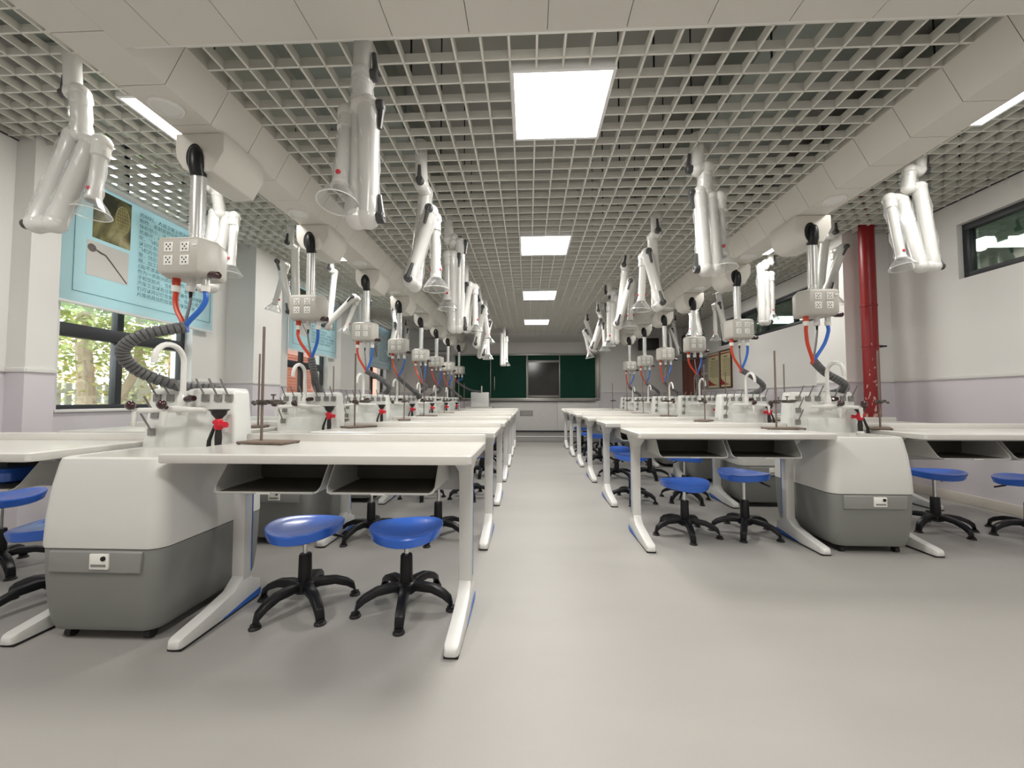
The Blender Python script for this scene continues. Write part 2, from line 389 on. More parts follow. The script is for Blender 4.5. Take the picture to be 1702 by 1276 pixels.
# ------------------------------------------------------------------ boxed ducts beside the centre grid, panel by panel
ZD = 2.875
def duct_soffit(name, c, label):
    e = tag(empty(name, (c, 0, 0)), label, 'soffit', 'boxed ceiling ducts', kind='structure')
    prof = [(-.252, ZC + .42), (-.252, ZC), (-.128, ZD), (.128, ZD), (.235, ZC), (.235, ZC + .1)]
    if c > 0: prof = [(-x, z) for x, z in prof]
    inner = [(x * .93, z + .02) for x, z in reversed(prof)]
    me = MB().prism(prof + inner, 'y', 0, .302).mesh('panel', M['panel'], smooth=False)
    y = .733
    while y < 11.2:
        inst('panel', me, e, (0, y, 0)); y += .3055
    return e
CL, CR = -2.075, 2.60
duct_soffit('duct_soffit', CL, 'off-white boxed ceiling duct with bevelled sides above the row of left cabinets')
duct_soffit('duct_soffit', CR, 'off-white boxed ceiling duct with bevelled sides above the row of right cabinets')
# cross beam at the near end of the centre grid, one at its far end
def cross_beam(y0, y1, label):
    e = tag(empty('cross_beam', (0, 0, 0)), label, 'beam', kind='structure')
    seams = [-1.947] + [s for s in steps(.09, -1.9, 2.44, .36)] + [2.472]
    for a, b in zip(seams[:-1], seams[1:]):
        bx('panel', M['panel'], a + .0018, b - .0018, y0, y1, ZD, ZD + .02, e)
    bx('edge_trim', M['trim'], -1.90, 2.43, y1 - .004, y1 + .016, ZD + .006, ZC + .06, e, .003)
    bx('edge_trim', M['panel'], -1.90, 2.43, y0 - .012, y0 + .0, ZD, ZC + .06, e, .003)
    return e
cross_beam(.62, 1.735, 'wide off-white ceiling beam of flat panels across the top of the view')
tag(bx('soffit', M['wall'], -1.86, 2.39, 11.25, YB, ZC, ZC + .12), 'flat painted ceiling strip above the platform and chalkboard', 'soffit', kind='structure')
# things above the open grid
for i, (x0, x1, y0, y1, z0, z1, lb) in enumerate([
        (-1.62, -1.02, 1.5, 11.0, 3.42, 3.78, 'large galvanised air duct running above the centre grid beside the left soffit'),
        (1.55, 2.2, 1.5, 11.0, 3.50, 3.85, 'large galvanised air duct running above the centre grid beside the right soffit'),
        (3.35, 4.25, 1.0, 12.5, 3.85, 4.15, 'galvanised air duct above the grid along the right wall'),
        (-3.6, -2.9, 1.0, 3.3, 3.80, 4.15, 'galvanised air duct above the grid at the near left')]):
    d = tag(empty('air_duct', ((x0 + x1) / 2, (y0 + y1) / 2, z0)), lb, 'duct')
    bx('duct_body', M['duct'], -(x1 - x0) / 2, (x1 - x0) / 2, -(y1 - y0) / 2, (y1 - y0) / 2, 0, z1 - z0, d, .01)
    y = -(y1 - y0) / 2 + .4
    while y < (y1 - y0) / 2 - .1:
        bx('flange', M['duct'], -(x1 - x0) / 2 - .02, (x1 - x0) / 2 + .02, y, y + .03, -.02, z1 - z0 + .02, d); y += 1.2
hang = MB().cyl((0, 0, ZC + .05), (0, 0, ZT), .006, n=6).mesh('hanger_rod', M['black'])
hang_s = MB().cyl((0, 0, ZS + .05), (0, 0, ZT), .006, n=6).mesh('hanger_rod', M['black'])
for x in (-.70, .80, 1.40):
    for y in [2.3 + .9 * k for k in range(10)]: inst('hanger_rod', hang, ceiling, (x + random.uniform(-.05, .05), y, 0))
for x in (-4.05, -2.75, 3.3, 4.75):
    for y in [2.0 + 1.2 * k for k in range(9)]: inst('hanger_rod', hang_s, ceiling, (x, y, 0))

# ------------------------------------------------------------------ ceiling lights
fr = MB()
for a, b, c_, d in ((-.305, .305, -.305, -.285), (-.305, .305, .285, .305), (-.305, -.285, -.285, .285), (.285, .305, -.285, .285)): fr.box(a, b, c_, d, 0, .07)
fr.box(-.285, .285, -.285, .285, .055, .07)
lamp_frame_me = fr.mesh('frame', M['lamp_frame'], smooth=False)
lamp_diff_me = MB().box(-.2845, .2845, -.2845, .2845, .004, .012).mesh('diffuser', M['diffuser'], smooth=False)
def ceiling_light(x, y, z, label, watts, group):
    e = tag(empty('ceiling_light', (x, y, z)), label, 'light', group)
    inst('frame', lamp_frame_me, e); inst('diffuser', lamp_diff_me, e)
    L = bpy.data.lights.new('panel_lamp', 'AREA'); L.shape = 'SQUARE'; L.size = .56; L.energy = watts; L.color = (1.0, .972, .925)
    o = bpy.data.objects.new('panel_lamp', L); col.objects.link(o); o.parent = e; o.location = (0, 0, .001)
    return e
near = ['nearest and largest square light panel over the aisle', 'square light panel over the aisle, second from the viewer',
        'square light panel over the aisle, third from the viewer', 'smallest and farthest square light panel over the aisle']
for y, lb in zip((2.47, 4.74, 7.02, 9.43), near): ceiling_light(.205, y, ZC - .012, lb, CENTRE_W, 'centre light panels')
for k, y in enumerate((3.05, 5.96, 8.87)):
    for s, x, sd in ((-1, -2.82, 'left'), (1, 3.50, 'right')):
        ceiling_light(x, y, ZS - .012, 'light panel half hidden behind the %s boxed duct, %s from the viewer' % (sd, ORD[k]), SIDE_W, 'side light panels')
for x, y, z, lb in ((.205, -.20, ZC, 'square light panel of the aisle line just behind the viewer'), (-2.81, .30, ZS, 'light panel of the left side line just behind the viewer'), (3.45, .30, ZS, 'light panel of the right side line just behind the viewer')):
    ceiling_light(x, y, z, lb, CENTRE_W, 'lights behind the viewer')

# ------------------------------------------------------------------ windows
def window_left(n, y0, y1):
    e = tag(empty('window_%d' % n, (XL - .14, (y0 + y1) / 2, SILL)), kind='structure')
    hw = (y1 - y0) / 2; t = .06; top = WTOP - SILL
    f = MB().box(-.035, .035, -hw, hw, 0, .045).box(-.035, .035, -hw, hw, top - t, top)
    f.box(-.035, .035, -hw, -hw + t, .045, top - t).box(-.035, .035, hw - t, hw, .045, top - t)
    f.build('window_frame', M['frame_alu'], e, .004)
    my = -.09
    bx('transom', M['frame_alu'], -.045, .045, -hw + t, hw - t, .74, .875, e, .004)
    bx('transom', M['frame_alu'], -.045, .045, -hw + t, hw - t, 2.2, 2.28, e, .004)
    for a, b in ((.045, .74), (.875, 2.2), (2.28, top - t)):
        bx('mullion', M['frame_alu'], -.04, .04, my - .035, my + .035, a, b, e, .004)
        for c, d in ((-hw + t, my - .035), (my + .035, hw - t)):
            bx('pane', M['glass'], -.004, .004, c, d, a, b, e)
    bx('window_sill', M['trim'], -.04, .17, -hw - .03, hw + .03, -.03, -.001, e, .006)
for i, (a, b) in enumerate(WIN): window_left(i + 1, a, b)
def window_right(n, y0, y1, parts):
    e = tag(empty('window_%d' % n, (XR + .10, (y0 + y1) / 2, RZ0)), kind='structure')
    hw = (y1 - y0) / 2; t = .075; top = RZ1 - RZ0
    f = MB().box(-.04, .04, -hw, hw, 0, t).box(-.04, .04, -hw, hw, top - t, top)
    f.box(-.04, .04, -hw, -hw + t, t, top - t).box(-.04, .04, hw - t, hw, t, top - t)
    f.build('window_frame', M['frame_alu'], e, .004)
    L = (2 * hw - 2 * t) / parts
    for k in range(parts):
        a = -hw + t + k * L
        if k: bx('mullion', M['frame_alu'], -.04, .04, a - .03, a + .03, t, top - t, e, .004)
        bx('pane', M['glass_dark'], -.004, .004, a + (.03 if k else 0), a + L - (.03 if k < parts - 1 else 0), t, top - t, e)
window_right(4, *RW[0], 3); window_right(5, *RW[1], 4)
# hallway behind the right wall, seen through the high windows
hw_ = MB().box(8.6, 8.7, YR, 13.5, 0, 3.6).box(XR + .24, 8.6, YR, 13.5, 3.5, 3.6).box(XR + .24, 8.6, YR, 13.5, -.1, 0).box(XR + .24, 8.6, 13.4, 13.5, 0, 3.5)
tag(hw_.build('wall_hallway', M['hallway'], smooth=False), kind='structure')
for k, y in enumerate((2.6, 5.55, 8.5, 11.4)):
    e = tag(empty('hallway_light', (7.3, y, 3.46)), 'hallway ceiling light behind the high windows, %s from the viewer' % ORD[k], 'light', 'hallway lights')
    bx('frame', M['lamp_frame'], -.50, .50, -.55, .55, .012, .04, e); bx('diffuser', M['diffuser'], -.46, .46, -.5, .5, 0, .012, e)

# ------------------------------------------------------------------ sink cabinets with drying rack and faucet
def ring_body(levels, yb, r=.07):
    rings = []
    for z, hwid, yf in levels:
        rings.append(rrect(0, (yf + yb) / 2, hwid, (yb - yf) / 2, r, z, 6))
    return rings
def make_cabinet(side):
    """origin: floor, cabinet centre line, table front edge line. side = +1: wall side lies at -x (left block)"""
    e = empty('sink_cabinet')
    yb = .80
    lower = [(.056, .272, .085), (.085, .286, .075), (.20, .303, .062), (.34, .312, .056), (.458, .316, .054)]
    MB().loft(ring_body(lower, yb)).build('lower_body', M['cab_grey'], e, .006)
    upper = [(.462, .318, .050), (.475, .320, .048), (.60, .315, .050), (.76, .300, .060), (.865, .283, .072), (.888, .278, .078), (.895, .268, .088)]
    rings = ring_body(upper, yb)
    # rim, then the basin walls going down inside
    rings += [rrect(0, .315, .232, .195, .05, .893, 6), rrect(0, .315, .222, .185, .05, .86, 6), rrect(0, .315, .205, .165, .05, .72, 6)]
    MB().loft(rings).build('upper_body', M['cab_white'], e)
    p = MB().loft([[(x, .052 + yo, z) for x, z in ((-.235, .345 + i), (.225, .345 + i), (.235, .452 - i), (-.235, .452 - i))] for yo, i in ((.04, 0), (.0, 0), (-.008, .006))])
    door = p.build('front_panel', M['cab_panel'], e, .003)
    lp = bx('lock_plate', M['socket'], -.02, .075, .036, .048, .368, .441, e, .003)
    MB().cyl((.053, .038, .421), (.053, .030, .421), .011, n=14).build('key_hole', M['hole'], lp)
    bx('finger_slot', M['peg'], -.01, .065, .0345, .037, .381, .393, lp)
    for x in (-.205, .205):
        for y in (.135, .70):
            MB().cyl((x - .016, y, .024), (x + .016, y, .024), .024, n=12).cyl((x, y, .03), (x, y, .055), .012, n=8).build('caster', M['black_soft'], e)
    # drying rack: slanted white housing with pegs
    rk = MB().loft([[(sx * hx, y, z) for sx, y in ((-1, .535 + d0), (1, .535 + d0), (1, .70), (-1, .70))] for z, hx, d0 in ((.862, .300, 0), (1.0, .290, .008), (1.22, .272, .022), (1.255, .262, .03))])
    rack = rk.build('drying_rack', M['rack'], e, .018, 3)
    MB().loft([[(sx * hx, y, z) for sx, y in ((-1, .531 + d0), (1, .531 + d0), (1, .56 + d0), (-1, .56 + d0))] for z, hx, d0 in ((.875, .15, 0), (1.02, .15, .006))]).build('splash_recess', M['rack'], rack, .01, 2)
    pg = MB()
    for x, z in ((-.215, 1.195), (-.13, 1.195), (-.045, 1.195), (.095, 1.195), (.175, 1.195), (.245, 1.195), (-.222, 1.09), (-.232, .985)):
        y = .555 - (1.255 - z) * .055 + .008
        q = MB().box(x - .022, x + .022, y - .016, y, z - .022, z + .022)
        q.cyl((x, y - .008, z), (x, y - .008 - .075, z + .115), .0055, n=8)
        q.build('peg', M['peg'], rack)
    # faucet
    fa = MB().cyl((0, .56, 1.15), (0, .50, 1.15), .022, n=14).lathe([(.026, 1.09), (.03, 1.10), (.026, 1.2), (.019, 1.215), (.018, 1.235)], 16, (0.0, .495, 0)).build('faucet', M['faucet'], e)
    arc = [(0, .495, 1.22), (0, .495, 1.41)] + [(0, .40 + .095 * math.cos(R(a)), 1.41 + .095 * math.sin(R(a))) for a in range(15, 181, 15)] + [(0, .305, 1.39)]
    MB().tube(arc, .0155, 12).build('gooseneck_spout', M['faucet'], fa)
    o = -side
    bar = MB().tube([(o * .225, .43, 1.118), (o * .1, .44, 1.122), (0, .46, 1.128), (-o * .1, .445, 1.125), (-o * .19, .435, 1.125)], [.016, .015, .021, .015, .011], 12)
    bar.cyl((0, .46, 1.13), (0, .50, 1.14), .018, n=12)
    bar.build('outlet_bar', M['faucet'], fa)
    for x in (o * .222, o * .045):
        MB().tube([(x, .425, 1.115), (x, .42, 1.07), (x, .418, 1.03)], [.017, .012, .0065], 10).build('hose_nozzle', M['faucet'], fa)
    for x, y, z in ((o * .235, .405, 1.15), (o * .045, .405, 1.155)):
        MB().ball((x, y, z), .028, 10, (1, .85, 1)).cyl((x, y + .02, z - .01), (x, y + .045, z - .028), .012, n=8).build('knob', M['knob'], fa)
    MB().tube([(.02, .49, 1.185), (.045, .49, 1.19), (.08, .485, 1.192)], [.015, .022, .017], 8).build('knob', M['knob'], fa)
    return e

# ------------------------------------------------------------------ lab benches
ZTOP = .927
def make_leg():
    s = MB()
    secs = [(.018, .012, .014, .034), (.022, .026, .013, .044), (.032, .034, .012, .052), (.05, .038, .012, .058), (.20, .038, .012, .082), (.36, .038, .012, .118),
            (.40, .038, .012, .150), (.425, .036, .012, .175), (.485, .036, .012, .175), (.51, .038, .012, .130), (.565, .038, .012, .105), (.575, .034, .012, .10)]
    s.loft([[(-w_, y, z0), (w_, y, z0), (w_ * .9, y, z1), (-w_ * .9, y, z1)] for y, w_, z0, z1 in secs])
    s.loft([[(-w_, a, z), (w_, a, z), (w_, b, z), (-w_, b, z)] for z, w_, a, b in ((.15, .035, .425, .49), (.70, .035, .425, .49), (.78, .037, .41, .495), (.85, .055, .33, .52), (.882, .06, .30, .53))])
    return s.mesh('leg', M['metal_white'], .004, 2)
leg_me = make_leg()
pad_me = MB().box(-.034, .034, .03, .565, 0, .0125).mesh('foot_pad', M['pad'])
inl = MB()
for s in (-1, 1): inl.loft([[(s * .0365, y, z0), (s * .0395, y, z0), (s * .0395, y, z1), (s * .0365, y, z1)] for y, z0, z1 in ((.28, .0125, .018), (.57, .0125, .050))])
foot_inlay_me = inl.mesh('blue_foot_inlay', M['blue_trim'])
inl = MB()
for s in (-1, 1): inl.box(s * .034 if s > 0 else -.0368, .0368 if s > 0 else -.034, .484, .4905, .18, .74)
post_inlay_me = inl.mesh('blue_post_inlay', M['blue_trim'])
def tray_mesh():
    m = MB(); hw, t = .272, .006
    y0, y1, z0, z1 = .10, .46, .722, .872
    m.box(-hw + .03, hw - .03, y0, y1, z0, z0 + t)
    for s in (-1, 1):
        # side wall: rounded foot, front edge leaning back
        prof = [(hw - .03, z0), (hw - .01, z0 + .006), (hw, z0 + .03), (hw, z1)]
        inn = [(x - t, z + (t if i < 2 else 0)) for i, (x, z) in enumerate(prof)]
        ring = prof + inn[::-1]
        def yf(z): return y0 + (z - z0) * .75
        m.loft([[(s * x, yf(z), z) for x, z in ring], [(s * x, y1, z) for x, z in ring]])
    m.box(-hw, hw, y1 - t, y1, z0, z1)
    m.cyl((-hw + .03, y0, z0 + .004), (hw - .03, y0, z0 + .004), .006, n=8)
    return m.mesh('tray', M['tray'])
tray_me = tray_mesh()
shade_sheet_me = MB().box(-.262, .262, .449, .4535, .73, .87).box(-.24, .24, .115, .449, .728, .731).mesh('tray_shade_sheet', M['tray_shade'], smooth=False)  # added dark sheets on tray floor and back, painting in the shade there
clip_me = MB().box(-.035, .035, .086, .104, .722, .731).mesh('label_clip', M['metal_white'])
def make_bench():
    e = empty('lab_bench')
    t = MB().loft([rrect(0, .31, .75 - i, .31 - i, .02, z, 4) for z, i in ((.882, .004), (.888, 0), (.921, 0), (ZTOP, .006))])
    top = t.build('bench_top', M['top'], e)
    lp = MB().loft([[(-.75 + i, .592, z), (.75 - i, .592, z), (.75 - i, .62, z), (-.75 + i, .62, z)] for z, i in ((ZTOP - .02, 0), (ZTOP + .03, 0), (ZTOP + .046, .004))])
    lp.build('back_lip', M['top'], top, .006)
    for s in (-1, 1):
        l = inst('leg', leg_me, e, (s * .655, 0, 0))
        inst('foot_pad', pad_me, l); inst('blue_foot_inlay', foot_inlay_me, l); inst('blue_post_inlay', post_inlay_me, l)
    bx('front_rail', M['rail'], -.64, .64, .20, .23, .855, .882, e, .003)
    bx('back_rail', M['rail'], -.62, .62, .475, .495, .665, .875, e, .004)
    for x in (-.285, .285):
        tr = inst('tray', tray_me, e, (x, 0, 0)); inst('label_clip', clip_me, tr); inst('tray_shade_sheet', shade_sheet_me, tr)
    return e

# ------------------------------------------------------------------ stools
def make_stool():
    e = empty('stool')
    n, rings = 28, []
    def wave(r, a): return (.011 * (r / .2) ** 2) * (math.cos(2 * a) * .9 + .3)
    for r, z in ((.03, -.034), (.185, -.038), (.196, -.032), (.207, .004), (.2085, .014), (.204, .020), (.192, .020), (.165, .010), (.11, -.002), (.05, -.008), (.004, -.009)):
        rings.append([(r * math.cos(2 * math.pi * j / n) * 1.0, r * math.sin(2 * math.pi * j / n), z + wave(r, 2 * math.pi * j / n + .6)) for j in range(n)])
    seat = MB().loft(rings).build('seat', M['seat'], e)
    gas = MB().cyl((0, 0, -.22), (0, 0, -.03), .014, n=12).build('gas_lift', M['chrome'], seat)
    MB().lathe([(.07, -.032), (.07, -.026)], 16).build('seat_plate', M['black'], seat)
    MB().tube([(.02, 0, -.045), (.10, .02, -.055), (.15, .03, -.072)], [.004, .004, .004], 6).tube([(.13, .026, -.064), (.20, .04, -.095)], [.009, .008], 8).build('height_lever', M['black'], seat)
    MB().lathe([(.034, .09), (.038, .12), (.034, .285), (.030, .292), (.014, .293)], 16).build('column', M['black'], e)
    MB().lathe([(.03, .070), (.056, .082), (.056, .13), (.036, .142)], 16).build('hub', M['black'], e)
    L = MB(); secs = []
    for y, z, wd, h in ((.02, .108, .030, .045), (.08, .120, .030, .042), (.16, .114, .028, .038), (.225, .088, .027, .036), (.262, .060, .026, .032), (.274, .024, .024, .020)):
        secs.append([(-wd, y, z - h * .5), (wd, y, z - h * .5), (wd * .75, y + h * .15, z + h * .5), (-wd * .75, y + h * .15, z + h * .5)])
    L.loft(secs); lm = L.mesh('leg', M['black'], .004)
    gm = MB().lathe([(.024, .022), (.021, .014), (.030, .008), (.031, 0.0)], 14, (0, .272, 0)).mesh('foot_glide', M['black_soft'])
    for k in range(5):
        l = inst('leg', lm, e, (0, 0, 0), R(72 * k)); inst('foot_glide', gm, l)
    return e

# ------------------------------------------------------------------ small equipment
def make_eyewash():
    e = empty('eyewash')
    MB().lathe([(.03, 0), (.03, .012), (.02, .02)], 14).build('holder', M['faucet'], e)
    MB().lathe([(.017, .015), (.019, .07), (.015, .12)], 12).build('grip', M['black_soft'], e)
    MB().tube([(-.055, -.005, .0), (-.052, -.005, .05), (-.035, -.004, .10), (-.02, 0, .145)], [.012, .011, .009, .008], 8).build('squeeze_lever', M['black_soft'], e)
    v = MB().lathe([(.018, .115), (.024, .125), (.024, .165), (.017, .18)], 12).cyl((.0, -.005, .145), (.05, -.012, .145), .015, n=10).cyl((.046, -.012, .145), (.056, -.013, .145), .018, n=10).ball((-.024, 0, .16), .014, 8)
    v.build('valve', M['red'], e)
    MB().lathe([(.016, .178), (.02, .185), (.036, .205), (.042, .225), (.053, .232), (.053, .236), (.036, .234)], 18).build('cup', M['black_soft'], e)
    return e
def make_stand():
    e = empty('retort_stand')
    MB().box(-.10, .20, -.075, .075, .004, .016).build('base_plate', M['rust'], e, .004)
    for x in (-.09, .19):
        for y in (-.065, .065): MB().lathe([(.008, 0), (.010, .006)], 8, (x, y, 0)).build('foot', M['iron'], e)
    MB().cyl((0, 0, .012), (0, 0, .69), .0075, n=10).build('rod', M['rod'], e)
    c = MB().box(-.016, .016, -.022, .02, .225, .255).cyl((-.016, -.008, .24), (-.045, -.012, .24), .006, n=8).ball((-.05, -.012, .24), .012, 8).cyl((0, -.02, .24), (0, -.05, .235), .005, n=8).ball((0, -.055, .233), .011, 8)
    boss = c.build('boss_head', M['iron'], e, .003)
    j = MB().cyl((.012, -.01, .24), (.06, -.014, .242), .006, n=8).box(.05, .08, -.03, .002, .23, .255)
    j.tube([(.075, -.025, .245), (.10, -.045, .25), (.135, -.04, .25), (.16, -.02, .248)], [.008, .008, .007, .004], 8)
    j.tube([(.075, 0.0, .238), (.10, .022, .236), (.135, .018, .236), (.16, .0, .238)], [.008, .008, .007, .004], 8)
    j.cyl((.085, -.012, .25), (.085, -.012, .285), .004, n=6).box(.07, .10, -.015, -.009, .28, .288)
    j.build('clamp', M['iron'], boss)
    return e

# ------------------------------------------------------------------ service pendants
BOXZ = 1.935
def make_pendant_parts(e):
    # pod under the soffit (z = ZD at top); origin of e: floor level under the pole
    pod = MB()
    prof = [(-.15, 0), (.17, 0), (.17, -.12), (.10, -.25), (-.04, -.255), (-.10, -.225), (-.14, -.16), (-.15, -.10)]
    pod.loft([[(x, y, ZD + z) for x, z in prof] for y in (-.135, .24)])
    p = pod.build('ceiling_pod', M['panel'], e, .010)
    MB().prism([(-.02 + .052 * math.cos(R(t)), ZD - .155 + (.085 if t < 181 else .095) * math.sin(R(t))) for t in range(0, 360, 15)], 'y', -.139, -.130).build('opening', M['hole'], p)
    MB().tube([(-.004, -.14, ZD - .098), (-.002, -.142, ZD - .112), (0, -.142, ZD - .15), (.0, -.135, ZD - .22), (0, -.12, ZD - .275)], [.016, .032, .041, .046, .043], 14).build('pivot_boot', M['black'], e)
    pz = BOXZ + .235
    po = MB().lathe([(.036, ZD - .25), (.036, pz + .05), (.040, pz + .045), (.040, pz + .015), (.045, pz + .01), (.047, pz - .004)], 20, (0, -.12, 0)).build('pole', M['pole'], e)
    MB().lathe([(.0405, ZD - .27), (.043, ZD - .5), (.041, pz + .06)], 16, (0, -.12, 0), cap=False).build('plastic_sleeve', M['film'], po)
    # outlet box: six-sided, lid slightly domed
    hexa = [(-.125, -.13), (.125, -.13), (.175, -.03), (.125, .10), (-.125, .10), (-.175, -.03)]
    cx, cy = 0, -.12
    b = MB().loft([[(cx + x * k, cy + y * k, BOXZ + z) for x, y in hexa] for z, k in ((0, .90), (.02, 1.0), (.20, 1.0), (.222, .95), (.235, .70))])
    box = b.build('outlet_box', M['box'], e, .008)
    for i, sx in enumerate((-.055, .045)):
        for z in (.055, .135):
            x = cx + sx; y = cy - .1312
            so = MB().box(x - .028, x + .028, y - .003, y + .004, BOXZ + z - .005, BOXZ + z + .055).build('socket', M['socket'], box, .002)
            hl = MB()
            for dx, dz in ((-.012, .040), (.012, .040), (0, .028), (-.010, .012), (.010, .012)): hl.box(x + dx - .003, x + dx + .003, y - .0045, y - .002, BOXZ + z + dz - .005, BOXZ + z + dz + .004)
            hl.build('pin_holes', M['hole'], so)
    bx('switch', M['socket'], cx + .088, cx + .115, cy - .134, cy - .128, BOXZ + .165, BOXZ + .18, box)
    # three connectors below
    for x, mtop, mlow, nm in ((-.095, 'orange', 'socket', 'red_coupling'), (0.0, 'conn', 'conn', 'cable_gland'), (.095, 'pole', 'socket', 'blue_coupling')):
        c = MB().cyl((x, cy - .03, BOXZ + .01), (x, cy - .03, BOXZ - .045), .022, n=12).build(nm, M[mtop], box)
        MB().tube([(x, cy - .03, BOXZ - .043), (x, cy - .03, BOXZ - .05), (x, cy - .03, BOXZ - .085)], [.020, .026, .022], 12).build('collar', M[mlow], c)
    k = MB().tube([(.13, cy - .05, BOXZ + .012), (.15, cy - .055, BOXZ + .012), (.20, cy - .06, BOXZ + .008), (.21, cy - .06, BOXZ + .006)], [.018, .025, .022, .012], 10)
    k.build('tap_knob', M['knob'], box)
    return cy
def hose_set(e, path, merge, cy):
    """three lines from the couplings into one wrapped hose along path"""
    z = BOXZ - .08; y = cy - .03; mg = Vector(merge)
    for x, r, m, nm in ((-.095, .0145, 'orange', 'red_hose'), (0.0, .008, 'cable', 'cable'), (.095, .0145, 'blue_hose', 'blue_hose')):
        p = bez([(x, y, z), (x * 1.02, y, z - .06), (x * .75 + mg.x * .35, (y + mg.y) / 2, (z + mg.z) / 2 - .01), mg + Vector((x * .12, 0, .02)), mg + Vector((x * .1, 0, -.03))], 6)
        MB().tube(p, r, 8).build(nm, M[m], e)
    MB().cyl((0, y, z + .03), (0, y, z - .045), .012, .008, n=8).build('cable_tip', M['black'], e)
    sp = bez([merge] + path, 10)
    # ribbed radius = spiral wrap
    dense = []
    for a, b in zip(sp[:-1], sp[1:]):
        for t in (0, .25, .5, .75): dense.append(a.lerp(b, t))
    dense.append(sp[-1])
    rad = [.034 if (i % 6) != 5 else .027 for i in range(len(dense))]
    MB().tube(dense, rad, 10).build('spiral_hose', M['spiral'], e)

# ------------------------------------------------------------------ extraction arms
knob_me = None
def extraction_arm(X, Y, Zc, adeg, pts, vo, label, film=False):
    e = tag(empty('extraction_arm', (X, Y, Zc), R(adeg)), label, 'extraction arm', 'white extraction arms hanging from the ceiling')
    ra, rn, D = .050, .037, .118
    P = [(0.0, 0.12)] + list(pts)
    segs = []
    for i in range(len(P) - 1):
        v = vo[i] if vo else (0 if i % 2 == 0 else D)
        if i == 0: segs.append((Vector((0, v, P[0][1])), Vector((P[1][0], v, P[1][1])), .046)); continue
        segs.append((Vector((P[i][0], v, P[i][1])), Vector((P[i + 1][0], v, P[i + 1][1])), ra if i < len(P) - 2 else rn))
    for i, (a, b, r) in enumerate(segs):
        d = (b - a).normalized(); L = (b - a).length; last = i == len(segs) - 1
        path = [a, a + d * min(.10, L * .3), a + d * min(.105, L * .31), a + d * max(L - .105, L * .69), a + d * max(L - .10, L * .7), b]
        rr = [r * 1.06, r * 1.06, r, r, r * 1.06, r * 1.06]
        if i == 0: path, rr = [a, a.lerp(b, .5), b], [r * 1.15, r, r * 1.05]
        if last: path, rr = [a, a + d * .10, a + d * .11, b - d * .05, b - d * .01, b], [ra, ra, rn, rn, rn * 1.25, rn * 1.35]
        MB().tube(path, rr, 16).build('tube' if i else 'ceiling_tube', M['arm'], e)
        if film and not (i == 0):
            q = MB(); n = 14; rings = []
            for k in range(8):
                t = -.02 + 1.0 * k / 7
                c = a.lerp(b, t); s = d.cross(Vector((0, 1, 0))).normalized(); w_ = Vector((0, 1, 0))
                rings.append([c + (s * math.cos(2 * math.pi * j / n) + w_ * math.sin(2 * math.pi * j / n)) * (r * 1.15 + .012 * math.sin(3.1 * j + 2.3 * k) * (j % 3 == 0) + .016 * (j == 3)) for j in range(n)])
            q.loft(rings, cap=False).build('plastic_wrap', M['film'], e)
        if not last:
            # swivel joint: barrel along v with two rounded cheeks and a lever knob
            na = segs[i + 1][0]
            j = MB().ball((b.x, b.y, b.z), r * 1.18, 14).ball((na.x, na.y, na.z), ra * 1.18, 14).cyl((b.x, b.y, b.z), (na.x, na.y, na.z), ra * 1.02, n=16)
            jo = j.build('swivel_joint', M['arm_joint'], e)
            v0 = min(b.y, na.y) - ra * 1.12
            nd = d if b.y <= na.y else (segs[i + 1][1] - na).normalized() * -1
            up_ = Vector((nd.x, 0, nd.z)) * -1
            c = Vector((b.x, v0, b.z))
            kn = MB().tube([c + Vector((0, .014, 0)), c + Vector((0, -.024, 0)), c + Vector((0, -.030, 0))], [.031, .030, .024], 14)
            kn.tube([c + Vector((0, -.014, 0)), c + up_ * .05 + Vector((0, -.012, 0)), c + up_ * .12 + Vector((0, -.004, 0))], [.022, .015, .012], 8)
            kn.build('lever', M['dark'], jo)
    a, b, r = segs[-1]; d = (b - a).normalized()
    fr_ = d.to_track_quat('Z', 'Y').to_matrix()
    def xf(r_, z, n=24): return [b + fr_ @ Vector((r_ * math.cos(2 * math.pi * j / n), r_ * math.sin(2 * math.pi * j / n), z)) for j in range(n)]
    hood = MB().loft([xf(.045, -.012), xf(.052, 0), xf(.075, .03), (xf(.10, .075)), xf(.106, .088), xf(.103, .089), xf(.097, .076), xf(.072, .032), xf(.048, .002)], cap=False)
    hd = hood.build('clear_hood', M['hood'], e)
    ring = xf(.1045, .088); MB().tube(ring + ring[:1], .0028, 6).build('hood_rim', M['socket'], hd)
    MB().loft([xf(.036, .0015), xf(.0355, .0018)], cap=True).build('inlet', M['peg'], hd)
    for s in (-1, 1):
        c = b - d * .075 + Vector((s * rn, 0, 0))
        MB().ball(c, .014, 8).build('red_clip', M['red_clip'], hd)
    return e

